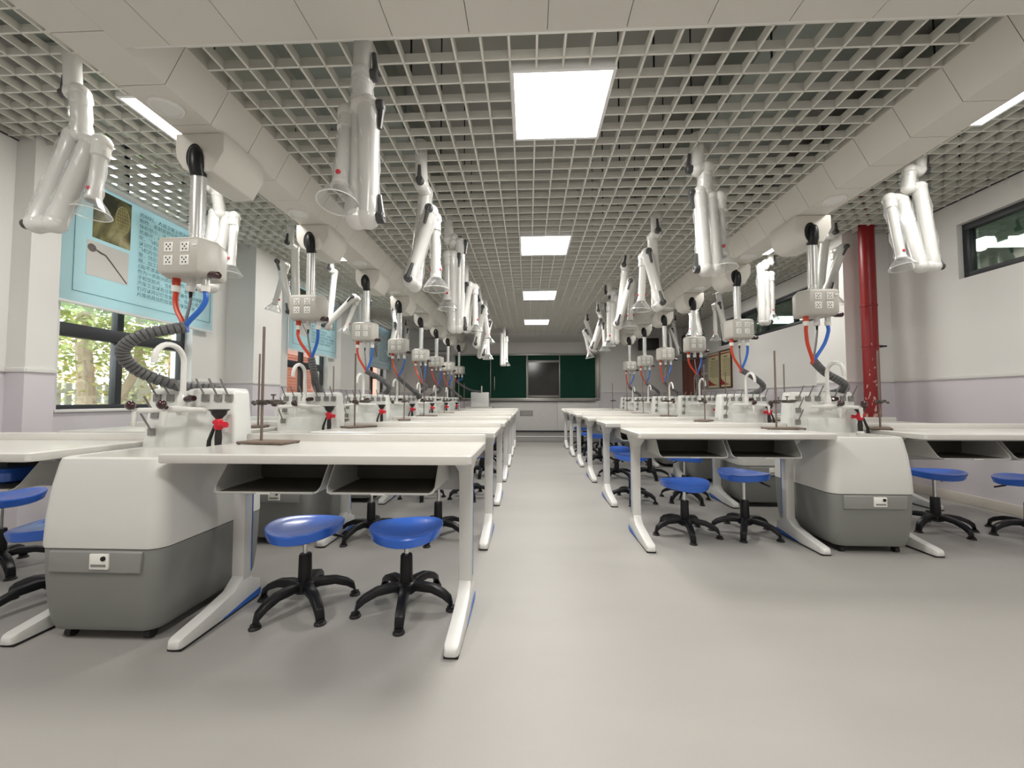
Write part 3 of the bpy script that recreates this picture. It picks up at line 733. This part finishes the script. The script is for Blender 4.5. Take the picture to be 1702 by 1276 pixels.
# ------------------------------------------------------------------ lay out the islands
ROW0, DY = 1.79, 1.295
def row_word(block, k): return '%s %s-hand row' % (ORD[k], block)
cab_l, cab_r = make_cabinet(1), make_cabinet(-1)
bench0, stool0, eye0, stand0 = make_bench(), make_stool(), make_eyewash(), make_stand()
used = set()
def place(proto, loc, rz=0.0):
    o = proto if proto.name not in used else copy_tree(proto)
    used.add(proto.name); o.location = loc; o.rotation_euler.z = rz
    return o
STOOLS = {  # block, row, which: list of (x, y, seat height, turn, swivel)
    ('left', 0, 'aisle'): [(-1.295, 2.26, .440, 10, 20), (-.705, 2.275, .430, 46, 5)],
    ('left', 0, 'wall'): [(-3.66, 2.60, .50, 30, 80), (-2.80, 2.26, .425, 20, 130)],
    ('left', 1, 'aisle'): [(-1.37, 3.40, .47, 8, 60), (-.79, 3.44, .50, 30, 100)],
    ('right', 0, 'aisle'): [(1.387, 3.58, .440, 28, 200), (1.93, 3.62, .515, 5, 330)],
    ('right', 0, 'wall'): [(3.74, 3.80, .51, 40, 340), (4.35, 3.62, .48, 10, 90)],
    ('right', 1, 'aisle'): [(1.22, 4.72, .52, 20, 10), (1.86, 4.78, .50, 55, 40)],
}
for block, c, nrow, k0, ax, wx in (('left', -2.09, 7, 0, -1.01, -3.15), ('right', 2.65, 6, 1, 1.605, 3.74)):
    for k in range(nrow):
        y0 = ROW0 + DY * (k + k0); rw = row_word(block, k)
        o = place(cab_l if block == 'left' else cab_r, (c, y0, 0))
        tag(o, 'white and grey sink cabinet with peg rack and faucet, %s' % rw, 'sink cabinet', 'sink cabinets')
        for which, x in (('aisle', ax), ('wall', wx)):
            sx = {('left', 'wall'): c - .40 - .04 * (k % 2), ('left', 'aisle'): c + (.52 if k == 0 else .44 + .04 * (k % 3)), ('right', 'aisle'): c - .47 - .03 * (k % 2), ('right', 'wall'): c + .41 + .04 * (k % 2)}[(block, which)]
            b = place(bench0, (x, y0, 0))
            tag(b, 'white lab bench with two open trays, %s side, %s' % (which, rw), 'lab bench', 'white lab benches')
            s = None if (block, k, which) == ('left', 0, 'wall') else place(stand0, (sx, y0 + .46 + .03 * ((k * 7) % 3), ZTOP), R(12 + 60 * ((k + (which == 'wall')) % 3) - 20 + (180 if block == 'right' and which == 'aisle' and k % 2 else 0)))
            if s: tag(s, 'rusty retort stand with clamp on the %s-side bench, %s' % (which, rw), 'retort stand', 'retort stands on the benches')
            lst = STOOLS.get((block, k, which)) or [(x + dx + random.uniform(-.05, .05), y0 + .44 + random.uniform(-.05, .07), random.uniform(.43, .53), random.uniform(0, 72), random.uniform(0, 360)) for dx in (-.29, .29)]
            for q, (px, py, sh, tn, sw) in enumerate(lst):
                st = place(stool0, (px, py, 0), R(tn))
                for ch in st.children:
                    if ch.name.split('.')[0] == 'seat': ch.location.z = sh; ch.rotation_euler.z = R(sw)
                nearer = (q == 1) == (block == 'left')
                tag(st, 'blue round stool under the %s bench, %s, %s the aisle' % (which, rw, 'nearer' if nearer else 'farther from'), 'stool', 'blue lab stools')
        ew = place(eye0, (c + .25, y0 + .47, .890), R(0 if block == 'left' else 160))
        tag(ew, 'red and black hand-held eyewash beside the sink, %s' % rw, 'eyewash', 'eyewash sprays')

# pendants: hose shapes (relative to the pole foot point), chosen per island
HOSE = [  # merge point, then way points down to the rack
    ((-.02, -.16, 1.63), [(-.14, -.30, 1.56), (-.22, -.34, 1.46), (-.20, -.26, 1.35), (-.08, -.12, 1.27), (.07, -.02, 1.25), (.12, 0.06, 1.18)]),
    ((.03, -.14, 1.58), [(.06, -.13, 1.42), (.06, -.1, 1.32), (.08, -.03, 1.24), (.15, 0.06, 1.20), (.16, .1, 1.15)]),
    ((.02, -.14, 1.55), [(.17, -.12, 1.47), (.30, -.10, 1.36), (.25, -.06, 1.28), (.12, 0, 1.23), (.06, .08, 1.2), (.05, .1, 1.15)]),
    ((.0, -.14, 1.55), [(.10, -.12, 1.45), (.25, -.10, 1.32), (.33, -.04, 1.24), (.2, .02, 1.22), (.05, .06, 1.21), (-.02, .1, 1.15)]),
    ((.05, -.14, 1.50), [(.12, -.16, 1.44), (.05, -.16, 1.36), (-.12, -.1, 1.3), (-.16, .02, 1.24), (-.16, .1, 1.15)]),
    ((-.03, -.14, 1.53), [(.08, -.12, 1.43), (.22, -.14, 1.33), (.24, -.10, 1.27), (.12, 0.02, 1.22), (.0, .1, 1.18), (0, .1, 1.15)]),
]
order_l = [0, 1, 2, 3, 4, 4, 3]; order_r = [5, 2, 1, 5, 2, 5]
for block, c, nrow, k0, ordr in (('left', CL, 7, 0, order_l), ('right', CR, 6, 1, order_r)):
    for k in range(nrow):
        y = ROW0 + DY * (k + k0) + .555 + .12
        e = tag(empty('service_pendant', (c - .015 if c < 0 else c, y, 0)), 'ceiling service pendant with socket box and hoses over the %s' % row_word(block, k), 'service pendant', 'service pendants over the sinks')
        if k == 0 and block == 'left':
            cy = make_pendant_parts(e); proto_parts = list(e.children)
        else:
            for ch in proto_parts: copy_tree(ch, e)
        mg, pth = HOSE[ordr[k]]
        hose_set(e, pth, mg, cy)
e = tag(empty('service_pendant', (-2.02, 11.45, 0)), 'small white service pendant beside the green chalkboard over the teacher desk', 'service pendant', 'service pendants over the sinks')
for ch in proto_parts: copy_tree(ch, e)
hose_set(e, [(.10, -.12, 1.60), (.35, -.10, 1.47), (.55, -.06, 1.44), (.62, .0, 1.43)], (-.06, -.14, 1.72), cy)

ARMS = {   # mount x, y, turn, joints (along, down), sideways offsets of the segments
  'A1': (-3.08, 2.42, -90, [(-0.023, -0.232), (-0.04, -0.521), (0.133, -1.205), (-0.04, -0.576), (0.0, -0.993)], [0, .05, 0, .12, .20]),
  'A2': (-3.25, 3.76, -90, [(-0.04, -0.137), (-0.10, -0.372), (0.02, -1.184), (-0.15, -0.385), (-0.12, -0.922)], [0, .05, 0, .09, .17]),
  'A3': (-3.19, 5.05, 0, [(-0.011, -0.214), (0.028, -1.146), (-0.138, -0.467), (-0.273, -1.005)], None),
  'A4': (-3.30, 6.34, 0, [(0.002, -0.123), (-0.081, -1.077), (0.401, -0.596), (0.216, -1.089)], None),
  'A5': (-3.40, 7.90, 90, [(0.0, -0.126), (0.0, -0.818), (0.0, -0.252), (0.0, -0.73)], [0, .07, 0, -.07]),
  'A6': (-3.18, 8.95, 20, [(0.016, -0.198), (0.074, -0.507), (-0.039, -1.233), (0.101, -0.548), (0.014, -1.118)], None),
  'A7': (-3.50, 11.0, 10, [(0.002, -0.149), (-0.045, -0.892), (0.057, -0.296), (0.045, -0.835)], None),
  'B1': (-0.88, 1.98, 90, [(0.0, -0.174), (0.0, -0.343), (0.02, -0.936), (0.05, -0.349), (-0.03, -0.801)], [0, 0, -.035, .025, .095]),
  'B2': (-0.84, 2.96, 0, [(0.012, -0.217), (-0.071, -0.973), (0.085, -0.435), (0.098, -0.924)], None),
  'B3': (-0.85, 4.08, 90, [(0.0, -0.183), (0.0, -0.225), (0.0, -1.137), (-0.05, -0.38), (-0.05, -0.859)], [0, -.06, -.12, -.06, -.01]),
  'B4': (-0.88, 5.39, -30, [(0.002, -0.274), (-0.07, -0.887), (0.077, -0.303), (0.091, -0.844)], None),
  'B5': (-0.85, 6.37, 0, [(0.041, -0.262), (-0.006, -0.981), (0.111, -0.373), (0.182, -0.862)], None),
  'B6': (-0.84, 7.39, 30, [(0.038, -0.228), (-0.034, -1.043), (0.115, -0.396), (0.134, -1.013)], None),
  'B7': (-0.63, 10.21, 90, [(0.0, -0.175), (0.0, -0.954), (0.0, -0.271), (0.0, -0.906)], [0, .06, 0, -.06]),
  'C1': (1.27, 2.96, -90, [(0.0, -0.147), (-0.03, -0.317), (0.03, -0.926), (-0.03, -0.365), (0.0, -0.828)], [.02, .08, .05, .12, .185]),
  'C2': (1.32, 4.06, 0, [(0.01, -0.16), (0.048, -0.906), (-0.086, -0.374), (-0.117, -0.854)], None),
  'C3': (1.33, 5.16, -20, [(-0.055, -0.122), (-0.149, -0.886), (0.026, -0.341), (-0.002, -0.834)], None),
  'C4': (1.32, 6.33, -90, [(0.0, -0.158), (0.0, -0.237), (0.0, -0.942), (0.03, -0.364), (0.0, -0.941)], [0, .06, .10, .04, -.015]),
  'C5': (1.35, 7.53, -20, [(0.01, -0.188), (0.054, -0.366), (-0.123, -0.891), (0.099, -0.44), (0.115, -0.867)], None),
  'C6': (1.30, 8.69, 0, [(0.012, -0.122), (0.193, -0.768), (-0.029, -0.364), (0.073, -0.861)], None),
  'D1': (3.77, 3.81, 90, [(0.03, -0.099), (0.05, -0.257), (-0.05, -1.066), (0.12, -0.328), (0.02, -0.964)], [0, .09, -.01, .10, .21]),
  'D2': (3.99, 5.20, 0, [(-0.012, -0.139), (-0.115, -0.91), (0.114, -0.329), (0.085, -0.953)], None),
  'D3': (3.89, 6.36, 90, [(0.0, -0.11), (0.0, -0.16), (0.0, -1.063), (0.0, -0.30), (0.0, -0.951)], [0, .08, .15, .08, 0]),
  'D4': (3.81, 7.74, 0, [(-0.027, -0.179), (0.091, -1.104), (-0.102, -0.428), (-0.103, -1.032)], None),
  'D5': (3.97, 9.19, 45, [(-0.006, -0.128), (0.064, -0.782), (-0.15, -0.245), (-0.20, -0.737)], None),
  'D6': (3.97, 10.75, 0, [(0.014, -0.132), (0.143, -1.038), (-0.071, -0.379), (-0.048, -0.922)], None),
}
ROWN = {'A': 'white extraction arm of the row along the window wall, %s from the viewer', 'B': 'white extraction arm of the row left of the aisle, %s from the viewer',
        'C': 'white extraction arm of the row right of the aisle, %s from the viewer', 'D': 'white extraction arm of the row along the right wall, %s from the viewer'}
for n, (x, y, a, pts, vo) in ARMS.items():
    extraction_arm(x, y, ZC if n[0] in 'BC' else ZS, a, pts, vo, ROWN[n[0]] % ORD[int(n[1]) - 1], film=n in ('A1', 'A2', 'B1', 'B2', 'B3', 'C1', 'D1', 'D3', 'A5'))

# round discs on the duct undersides
disc_me = MB().lathe([(.085, 0), (.083, -.012), (.066, -.016), (.064, -.010), (.0, -.010)], 28).mesh('ceiling_disc', M['trim'])
for k in range(7):
    for s, c, y in (('left', CL, 2.105 + DY * k), ('right', CR, 3.35 + DY * k)):
        if y > 10.8: continue
        tag(inst('ceiling_disc', disc_me, None, (c - .01, y, ZD)), 'white round disc under the %s boxed duct, %s from the viewer' % (s, ORD[k]), 'detector', 'round discs under the ducts')

# ------------------------------------------------------------------ chalkboard wall
cb = tag(empty('chalkboard', (-.09, YB, 1.20)), 'long green sliding chalkboard with aluminium frame on the back wall', 'chalkboard')
W2 = 2.38
f = MB().box(-W2, W2, -.10, 0, 0, .05).box(-W2, W2, -.10, 0, 1.44, 1.49).box(-W2, -W2 + .05, -.10, 0, .05, 1.44).box(W2 - .09, W2, -.10, 0, .05, 1.44)
f.build('frame', M['alu'], cb, .008)
bx('chalk_tray', M['alu'], -1.25, W2 - .15, -.16, 0, -.04, .0, cb, .006)
for i, (a, b, yy) in enumerate(((-W2 + .05, -1.13, -.05), (-1.15, .05, -.085), (.06, 1.12, -.05), (1.10, W2 - .10, -.085))):
    p = bx('green_panel', M['board'], a, b, yy, yy + .02, .05, 1.44, cb)
    for q in (a, b - .022): bx('edge_strip', M['alu'], q, q + .022, yy - .006, yy + .02, .05, 1.44, p, .002)
bx('handle', M['alu'], -1.02, -1.00, -.105, -.09, .30, .75, cb, .003)
sc = tag(empty('display_screen', (.50, YB - .055, 1.24)), 'dark flat display screen set between the chalkboard panels', 'screen')
bx('bezel', M['alu'], -.52, .52, -.012, .002, .03, 1.24, sc, .004)
bx('glass', M['screen'], -.50, .50, -.02, -.0125, .10, 1.17, sc)
# wall fittings below and beside the board
v = tag(empty('wall_vent', (-.06, YB - .0255, .76)), 'small grey louvred vent plate on the wall below the chalkboard', 'vent')
bx('plate', M['board_grey'], -.21, .21, -.015, 0, -.09, .09, v, .004)
for k in range(5): bx('louvre', M['tray'], -.18, .18, -.02, -.015, -.065 + .03 * k, -.05 + .03 * k, v)
so = tag(empty('wall_socket', (.50, YB - .0255, .66)), 'tiny wall socket on the wall below the screen', 'socket')
bx('plate', M['socket'], -.04, .04, -.012, 0, -.04, .04, so, .004); bx('pin_holes', M['hole'], -.012, .012, -.0135, -.012, -.012, .012, so)
for i, (a, b) in enumerate(((-1.25, .95), (.95, 2.3))):
    tag(bx('lower_panel', M['trim'], a + .004, b - .004, YB - .025, YB - .0005, .20, 1.14, bevel=.004), ['wide white panel below the chalkboard with the vent', 'narrower white panel below the chalkboard near the right benches'][i], 'panel')
ac = tag(empty('air_conditioner', (-3.0, YB, 2.78)), 'grey louvred air conditioner high on the back wall left of the chalkboard', 'air conditioner')
bx('casing', M['board_grey'], -.5, .42, -.25, 0, 0, .42, ac, .02)
for k in range(8): bx('louvre', M['tray'], -.46, .38, -.262, -.248, .04 + .045 * k, .06 + .045 * k, ac)
nb = tag(empty('notice_board', (-3.05, YB, 1.62)), 'grey notice board on the back wall behind the far pendants', 'notice board')
bx('panel', M['board_grey'], -.5, .45, -.03, 0, 0, 1.05, nb, .006); bx('frame', M['alu'], -.53, .48, -.025, -.001, -.03, 1.08, nb, .006)
# teacher desk with sink box
td = tag(empty('teacher_desk', (-1.46, 11.55, .15)), 'white teacher sink unit with small spout in front of the chalkboard', 'desk')
MB().loft([rrect(0, .3, .36, .28, .03, z, 4) for z in (.03, .80)]).build('body', M['cab_white'], td, .006)
MB().loft([rrect(0, .3, .40, .32, .03, z, 4) for z in (.80, .84)]).build('top', M['top'], td, .004)
MB().box(-.27, .27, .18, .42, .84, 1.27).build('rack_box', M['rack'], td, .015)
bx('label_holder', M['trim'], -.08, .08, .172, .181, .88, .93, td, .002)
MB().tube([(.05, .3, 1.26), (.05, .3, 1.40)] + [(.05, .26 + .04 * math.cos(R(a)), 1.40 + .06 * math.sin(R(a))) for a in range(20, 181, 20)] + [(.05, .22, 1.30)], .014, 8).build('spout', M['faucet'], td)
tag(bx('monitor_cart', M['cab_panel'], -2.75, -2.45, 11.9, 12.3, .15, 1.55, bevel=.01), 'dark grey upright cabinet at the back wall left of the chalkboard', 'cabinet')

# loudspeaker, door, notices on the right
sp = tag(empty('loudspeaker', (3.72, 12.3, 2.75)), 'black loudspeaker on a bracket high at the back right corner', 'loudspeaker')
MB().loft([[(x, y, z) for x, y in ((-.30, -.18), (.30, -.18), (.24, .2), (-.24, .2))] for z in (0, .34)]).build('casing', M['speaker'], sp, .015)
bx('grille', M['black_soft'], -.27, .27, -.19, -.179, .03, .31, sp, .006)
bx('bracket', M['black'], -.03, .03, .18, .5, .14, .20, sp)
d = tag(empty('door_1', (XR, 12.12, 0)), kind='structure')
bx('door_frame', M['door'], -.06, 0, -.62, .62, 0, 3.25, d, .006)
bx('door_leaf', M['door'], -.075, -.055, -.56, .0, .02, 2.3, d, .004); bx('door_leaf', M['door'], -.075, -.055, .005, .56, .02, 2.3, d, .004)
bx('transom_pane', M['glass_dark'], -.07, -.06, -.54, .54, 2.4, 3.15, d)
MB().cyl((-.075, -.06, 1.05), (-.115, -.06, 1.05), .012, n=10).cyl((-.11, -.06, 1.05), (-.11, -.18, 1.05), .010, n=10).build('door_handle', M['chrome'], d)
def notice(y0, y1, z0, z1, fm, label):
    hw = (y1 - y0) / 2; h = z1 - z0
    e = tag(empty('framed_notice', (XR, (y0 + y1) / 2, z0)), label, 'notice', 'framed notices on the right wall')
    t = .035
    MB().box(-.035, 0, -hw, hw, 0, t).box(-.035, 0, -hw, hw, h - t, h).box(-.035, 0, -hw, -hw + t, t, h - t).box(-.035, 0, hw - t, hw, t, h - t).build('frame', M[fm], e, .004)
    bx('paper', M['notice_paper'], -.018, -.002, -hw + t, hw - t, t, h - t, e)
    bx('red_band', M['notice_red'], -.0195, -.0185, -hw + t, hw - t, h - .10, h - .07, e)
    # red corner sweeping up to the far side
    pts = [(-hw + t, t + .05), (hw - t, t + .05)] + [(hw - t - (2 * hw - 2 * t) * q, t + .05 + .17 * (1 - q) ** 2) for q in (0, .2, .4, .6, .8)]
    MB().prism(pts, 'x', -.0195, -.0185).build('red_sweep', M['notice_red'], e)
    m = MB(); m.box(-.0195, -.0185, -.09, .10, h - .19, h - .155)
    z = h - .24
    while z > .27: m.box(-.0193, -.0185, -hw + t + .04, hw - t - .04 - random.uniform(0, .12), z, z + .012); z -= .033
    m.build('printed_lines', M['notice_text'], e)
notice(10.38, 11.03, 1.49, 2.46, 'notice_steel', 'framed cream notice with red corner and steel frame, the one nearer the door')
notice(9.77, 10.35, 1.49, 2.46, 'notice_frame', 'framed cream notice with red corner and dark brown frame, nearer the viewer')
for z0, z1, lb in ((1.95, 2.42, 'upper grey plate on the wall between the door and the notices'), (1.50, 1.92, 'lower grey plate on the wall between the door and the notices')):
    e = tag(empty('wall_plate', (XR, 11.26, z0)), lb, 'plate'); bx('plate', M['board_grey'], -.015, 0, -.2, .2, 0, z1 - z0, e, .003); bx('printed_line', M['frame_alu'], -.0165, -.015, -.1, .15, z1 - z0 - .08, z1 - z0 - .05, e)

# red pipe in front of the right column
rp = tag(empty('red_pipe', (4.54, 5.36, 0)), 'worn red standpipe running from floor to ceiling beside the right column', 'pipe')
MB().cyl((0, 0, 0), (0, 0, ZT - .006), .085, n=24).build('pipe', M['redpipe'], rp)
for z in (1.88, 2.42): MB().lathe([(.086, z), (.091, z + .004), (.091, z + .024), (.086, z + .028)], 24).build('collar', M['redpipe'], rp)
MB().box(.08, .20, -.015, .015, 1.885, 1.905).box(.13, .16, 0, .22, 1.88, 1.91).build('bracket', M['black'], rp)

# ------------------------------------------------------------------ printed roller blinds on the windows
LINES = ['的材料。人造卫星上很大的天线，可以用', '制作。发射前把它折叠起来，装在卫星', '体积很小，送入轨道后，在太阳光的照', '热展开，恢复原状。航空上的紧固件也',
         '化，飞机的油压管接头，用记忆合金做', '以记忆合金制成，接头内径比管子略小', '飞机的空中加油接口，都要用到这样的', '管，然后将接头套在管子上，加热后收',
         '缩，加工时不需要焊接，使用十分可靠', '(油)不渗漏不脱落，', '作为一类新兴的功能材料，', '子和空航天，生物医学，能源和', '汽车工业以及日常生活等各个领域都有', '仍可以用记忆合金制作，临床心脏汽', '片等用具加热加温就可恢复原状']
def text_mesh(body, size):
    cu = bpy.data.curves.new('lettering', 'FONT'); cu.body = body; cu.size = size; cu.resolution_u = 1
    o = bpy.data.objects.new('tmp_text', cu); col.objects.link(o)
    dg = bpy.context.evaluated_depsgraph_get(); me = bpy.data.meshes.new_from_object(o.evaluated_get(dg))
    bpy.data.objects.remove(o); me.materials.clear(); me.materials.append(M['ink']); return me
line_me = [text_mesh(t, .062) for t in LINES]
def banner(y0, label):
    Wd, z0, z1 = 1.83, 2.16, 3.475
    e = tag(empty('printed_blind', (XL + .07, y0, z0)), label, 'blind', 'printed roller blinds on the windows')
    m = MB(); n = 24
    m.loft([[(.004 * math.sin(3 * math.pi * i / n) - .004, Wd * i / n, 0), (.004 * math.sin(3 * math.pi * i / n), Wd * i / n, 0), (.004 * math.sin(3 * math.pi * i / n), Wd * i / n, z1 - z0 - .05), (.004 * math.sin(3 * math.pi * i / n) - .004, Wd * i / n, z1 - z0 - .05)] for i in range(n + 1)])
    sh = m.build('sheet', M['banner'], e)
    bx('bottom_bar', M['banner_edge'], -.012, .012, -.01, Wd + .01, -.03, .0, e, .004)
    MB().cyl((0, -.02, z1 - z0 - .03), (0, Wd + .02, z1 - z0 - .03), .03, n=14).build('roller', M['banner_edge'], e)
    bd = MB()
    for a, b, c, d_ in ((.114, Wd - .05, .104, .109), (.114, .119, .104, 1.2), (Wd - .055, Wd - .05, .104, 1.2)): bd.box(.006, .008, a, b, c, d_)
    bd.build('border_line', M['ink'], sh)
    p1 = bx('antenna_photo', M['photo_dark'], .006, .009, .27, .65, .70, 1.22, sh)
    g = MB()
    cyy, czz, a_, b_ = .56, 1.0, .075, .15
    for q in range(-3, 4):
        rr = math.sqrt(max(0, 1 - (q / 4) ** 2))
        g.tube([(.0105, cyy + a_ * q / 4, czz + b_ * rr * t) for t in (-1, -.5, 0, .5, 1)], .0035, 4)
        g.tube([(.0105, cyy + a_ * rr * t, czz + b_ * q / 4) for t in (-1, -.5, 0, .5, 1)], .0035, 4)
    g.tube([(.0105, cyy + a_ * math.cos(R(t)), czz + b_ * math.sin(R(t))) for t in range(0, 361, 20)], .005, 4)
    g.build('antenna_print', M['print_gold'], p1)
    p2 = bx('tool_photo', M['photo_light'], .006, .009, .225, .64, .30, .66, sh)
    MB().tube([(.010, .29, .585), (.010, .35, .56), (.010, .40, .55), (.010, .46, .49), (.010, .625, .315)], [.006, .010, .008, .007, .006], 6).ball((.010, .27, .585), .042, 14, (.05, 1, 1)).build('tool_print', M['print_grey'], p2)
    for i, me in enumerate(line_me):
        o = bpy.data.objects.new('lettering', me); col.objects.link(o); o.parent = sh
        o.location = (.0085, .745, 1.14 - i * .066); o.rotation_euler = (R(90), 0, R(90)); o.scale = (.90, .9, 1)
    return e
banner(3.50, 'pale blue printed roller blind with antenna photo over the nearest window')
banner(7.10, 'pale blue printed roller blind over the middle window behind the second pendant')
banner(10.76, 'pale blue printed roller blind over the farthest window')

# ------------------------------------------------------------------ garden outside the windows
tag(MB().box(-40, XL - .3, -20, 40, -.3, -.15).build('ground', M['ground']), kind='structure')
bw = tag(MB().box(-9.2, -6.3, 9.6, 22, -.2, 4.3).build('brick_building', M['brick'], smooth=False), 'red brick building outside beyond the garden fence', 'building')
fn = tag(empty('garden_fence', (-8.0, -2, -.2)), 'weathered picket fence outside the left windows', 'fence')
slat = MB().box(-.02, .02, -.045, .045, .1, 1.68).mesh('slat', M['fence'], smooth=False)
for k in range(70): inst('slat', slat, fn, (0, k * .16, 0))
for z in (.4, 1.5): bx('rail', M['fence'], .02, .06, 0, 11.3, z, z + .07, fn)
for k in range(5): bx('post', M['fence'], -.12, .10, k * 2.4, k * 2.4 + .2, 0, 1.85, fn)
def tree(x, y, h, limbs, leaves, spread, lm, label):
    e = tag(empty('garden_tree', (x, y, -.2)), label, 'tree', 'garden trees')
    t = MB()
    for path, r0, r1 in limbs:
        p = bez(path, 5); t.tube(p, [r0 + (r1 - r0) * i / (len(p) - 1) for i in range(len(p))], 8)
    t.build('trunk', M['bark'], e)
    lf = MB()
    for _ in range(leaves):
        c = Vector((random.gauss(0, spread), random.gauss(0, spread), h + random.gauss(0, spread * .75)))
        if c.z < (1.9 if h > 3 else 1.0) + random.uniform(-.3, .5) or c.z > 4.6 or x + c.x > XL - .75 or y + c.y > 9.3: continue
        a = Vector((random.uniform(-1, 1), random.uniform(-1, 1), random.uniform(-.6, .6))).normalized(); b = a.orthogonal().normalized(); s = random.uniform(.03, .07)
        lf.add([c - a * s, c + b * s * .45, c + a * s, c - b * s * .45], [(0, 1, 2, 3)])
    o = lf.build('foliage', M[lm], e, smooth=False); o['kind'] = 'stuff'
tree(-6.9, 5.80, 3.1, [([(0, 0, 0), (.02, .03, 1.2), (-.05, 0, 2.6), (.05, .1, 4)], .13, .07), ([(0, .10, .95), (.1, .45, 1.45), (.1, .72, 2.1), (0, .80, 3.4)], .09, .05)], 9000, 1.0, 'leaf', 'leafy garden tree with forked trunk just outside the nearest window')
tree(-10.4, 7.2, 2.4, [([(0, 0, 0), (0, .1, 2), (.1, 0, 4)], .12, .05)], 14000, 1.5, 'leaf_pale', 'pale yellow-green garden tree behind the fence')
tree(-7.3, 7.75, 2.3, [([(0, 0, 0), (.05, -.3, 1.2), (.1, -.8, 2.2), (0, -1.1, 3)], .05, .02), ([(0, 0, .3), (0, .3, 1.4), (.1, .5, 2.6)], .045, .02), ([(0, 0, .5), (.1, -.7, 1.2), (.1, -1.3, 1.5)], .025, .012), ([(0, -.2, .9), (0, .1, 1.7), (.1, .1, 2.4)], .02, .01)], 1500, .8, 'leaf_pale', 'bare thin-branched garden tree in front of the brick building')
tree(-12.0, 4.4, 2.2, [([(0, 0, 0), (0, .1, 2), (.1, 0, 4)], .14, .05)], 12000, 1.7, 'leaf_pale', 'dense pale garden tree farthest left outside')
# a blue pouch left in a tray
bp = tag(empty('storage_pouch', (-2.88, 2.08, .732)), 'blue plastic pouch lying in the tray of the nearest window-side bench', 'pouch')
MB().loft([rrect(0, 0, .10 - i, .085 - i, .03, z, 4) for z, i in ((0, .012), (.012, 0), (.055, .002), (.075, .02))]).build('body', M['seat'], bp)
MB().box(-.012, .012, -.089, -.08, .03, .042).build('snap', M['socket'], bp)
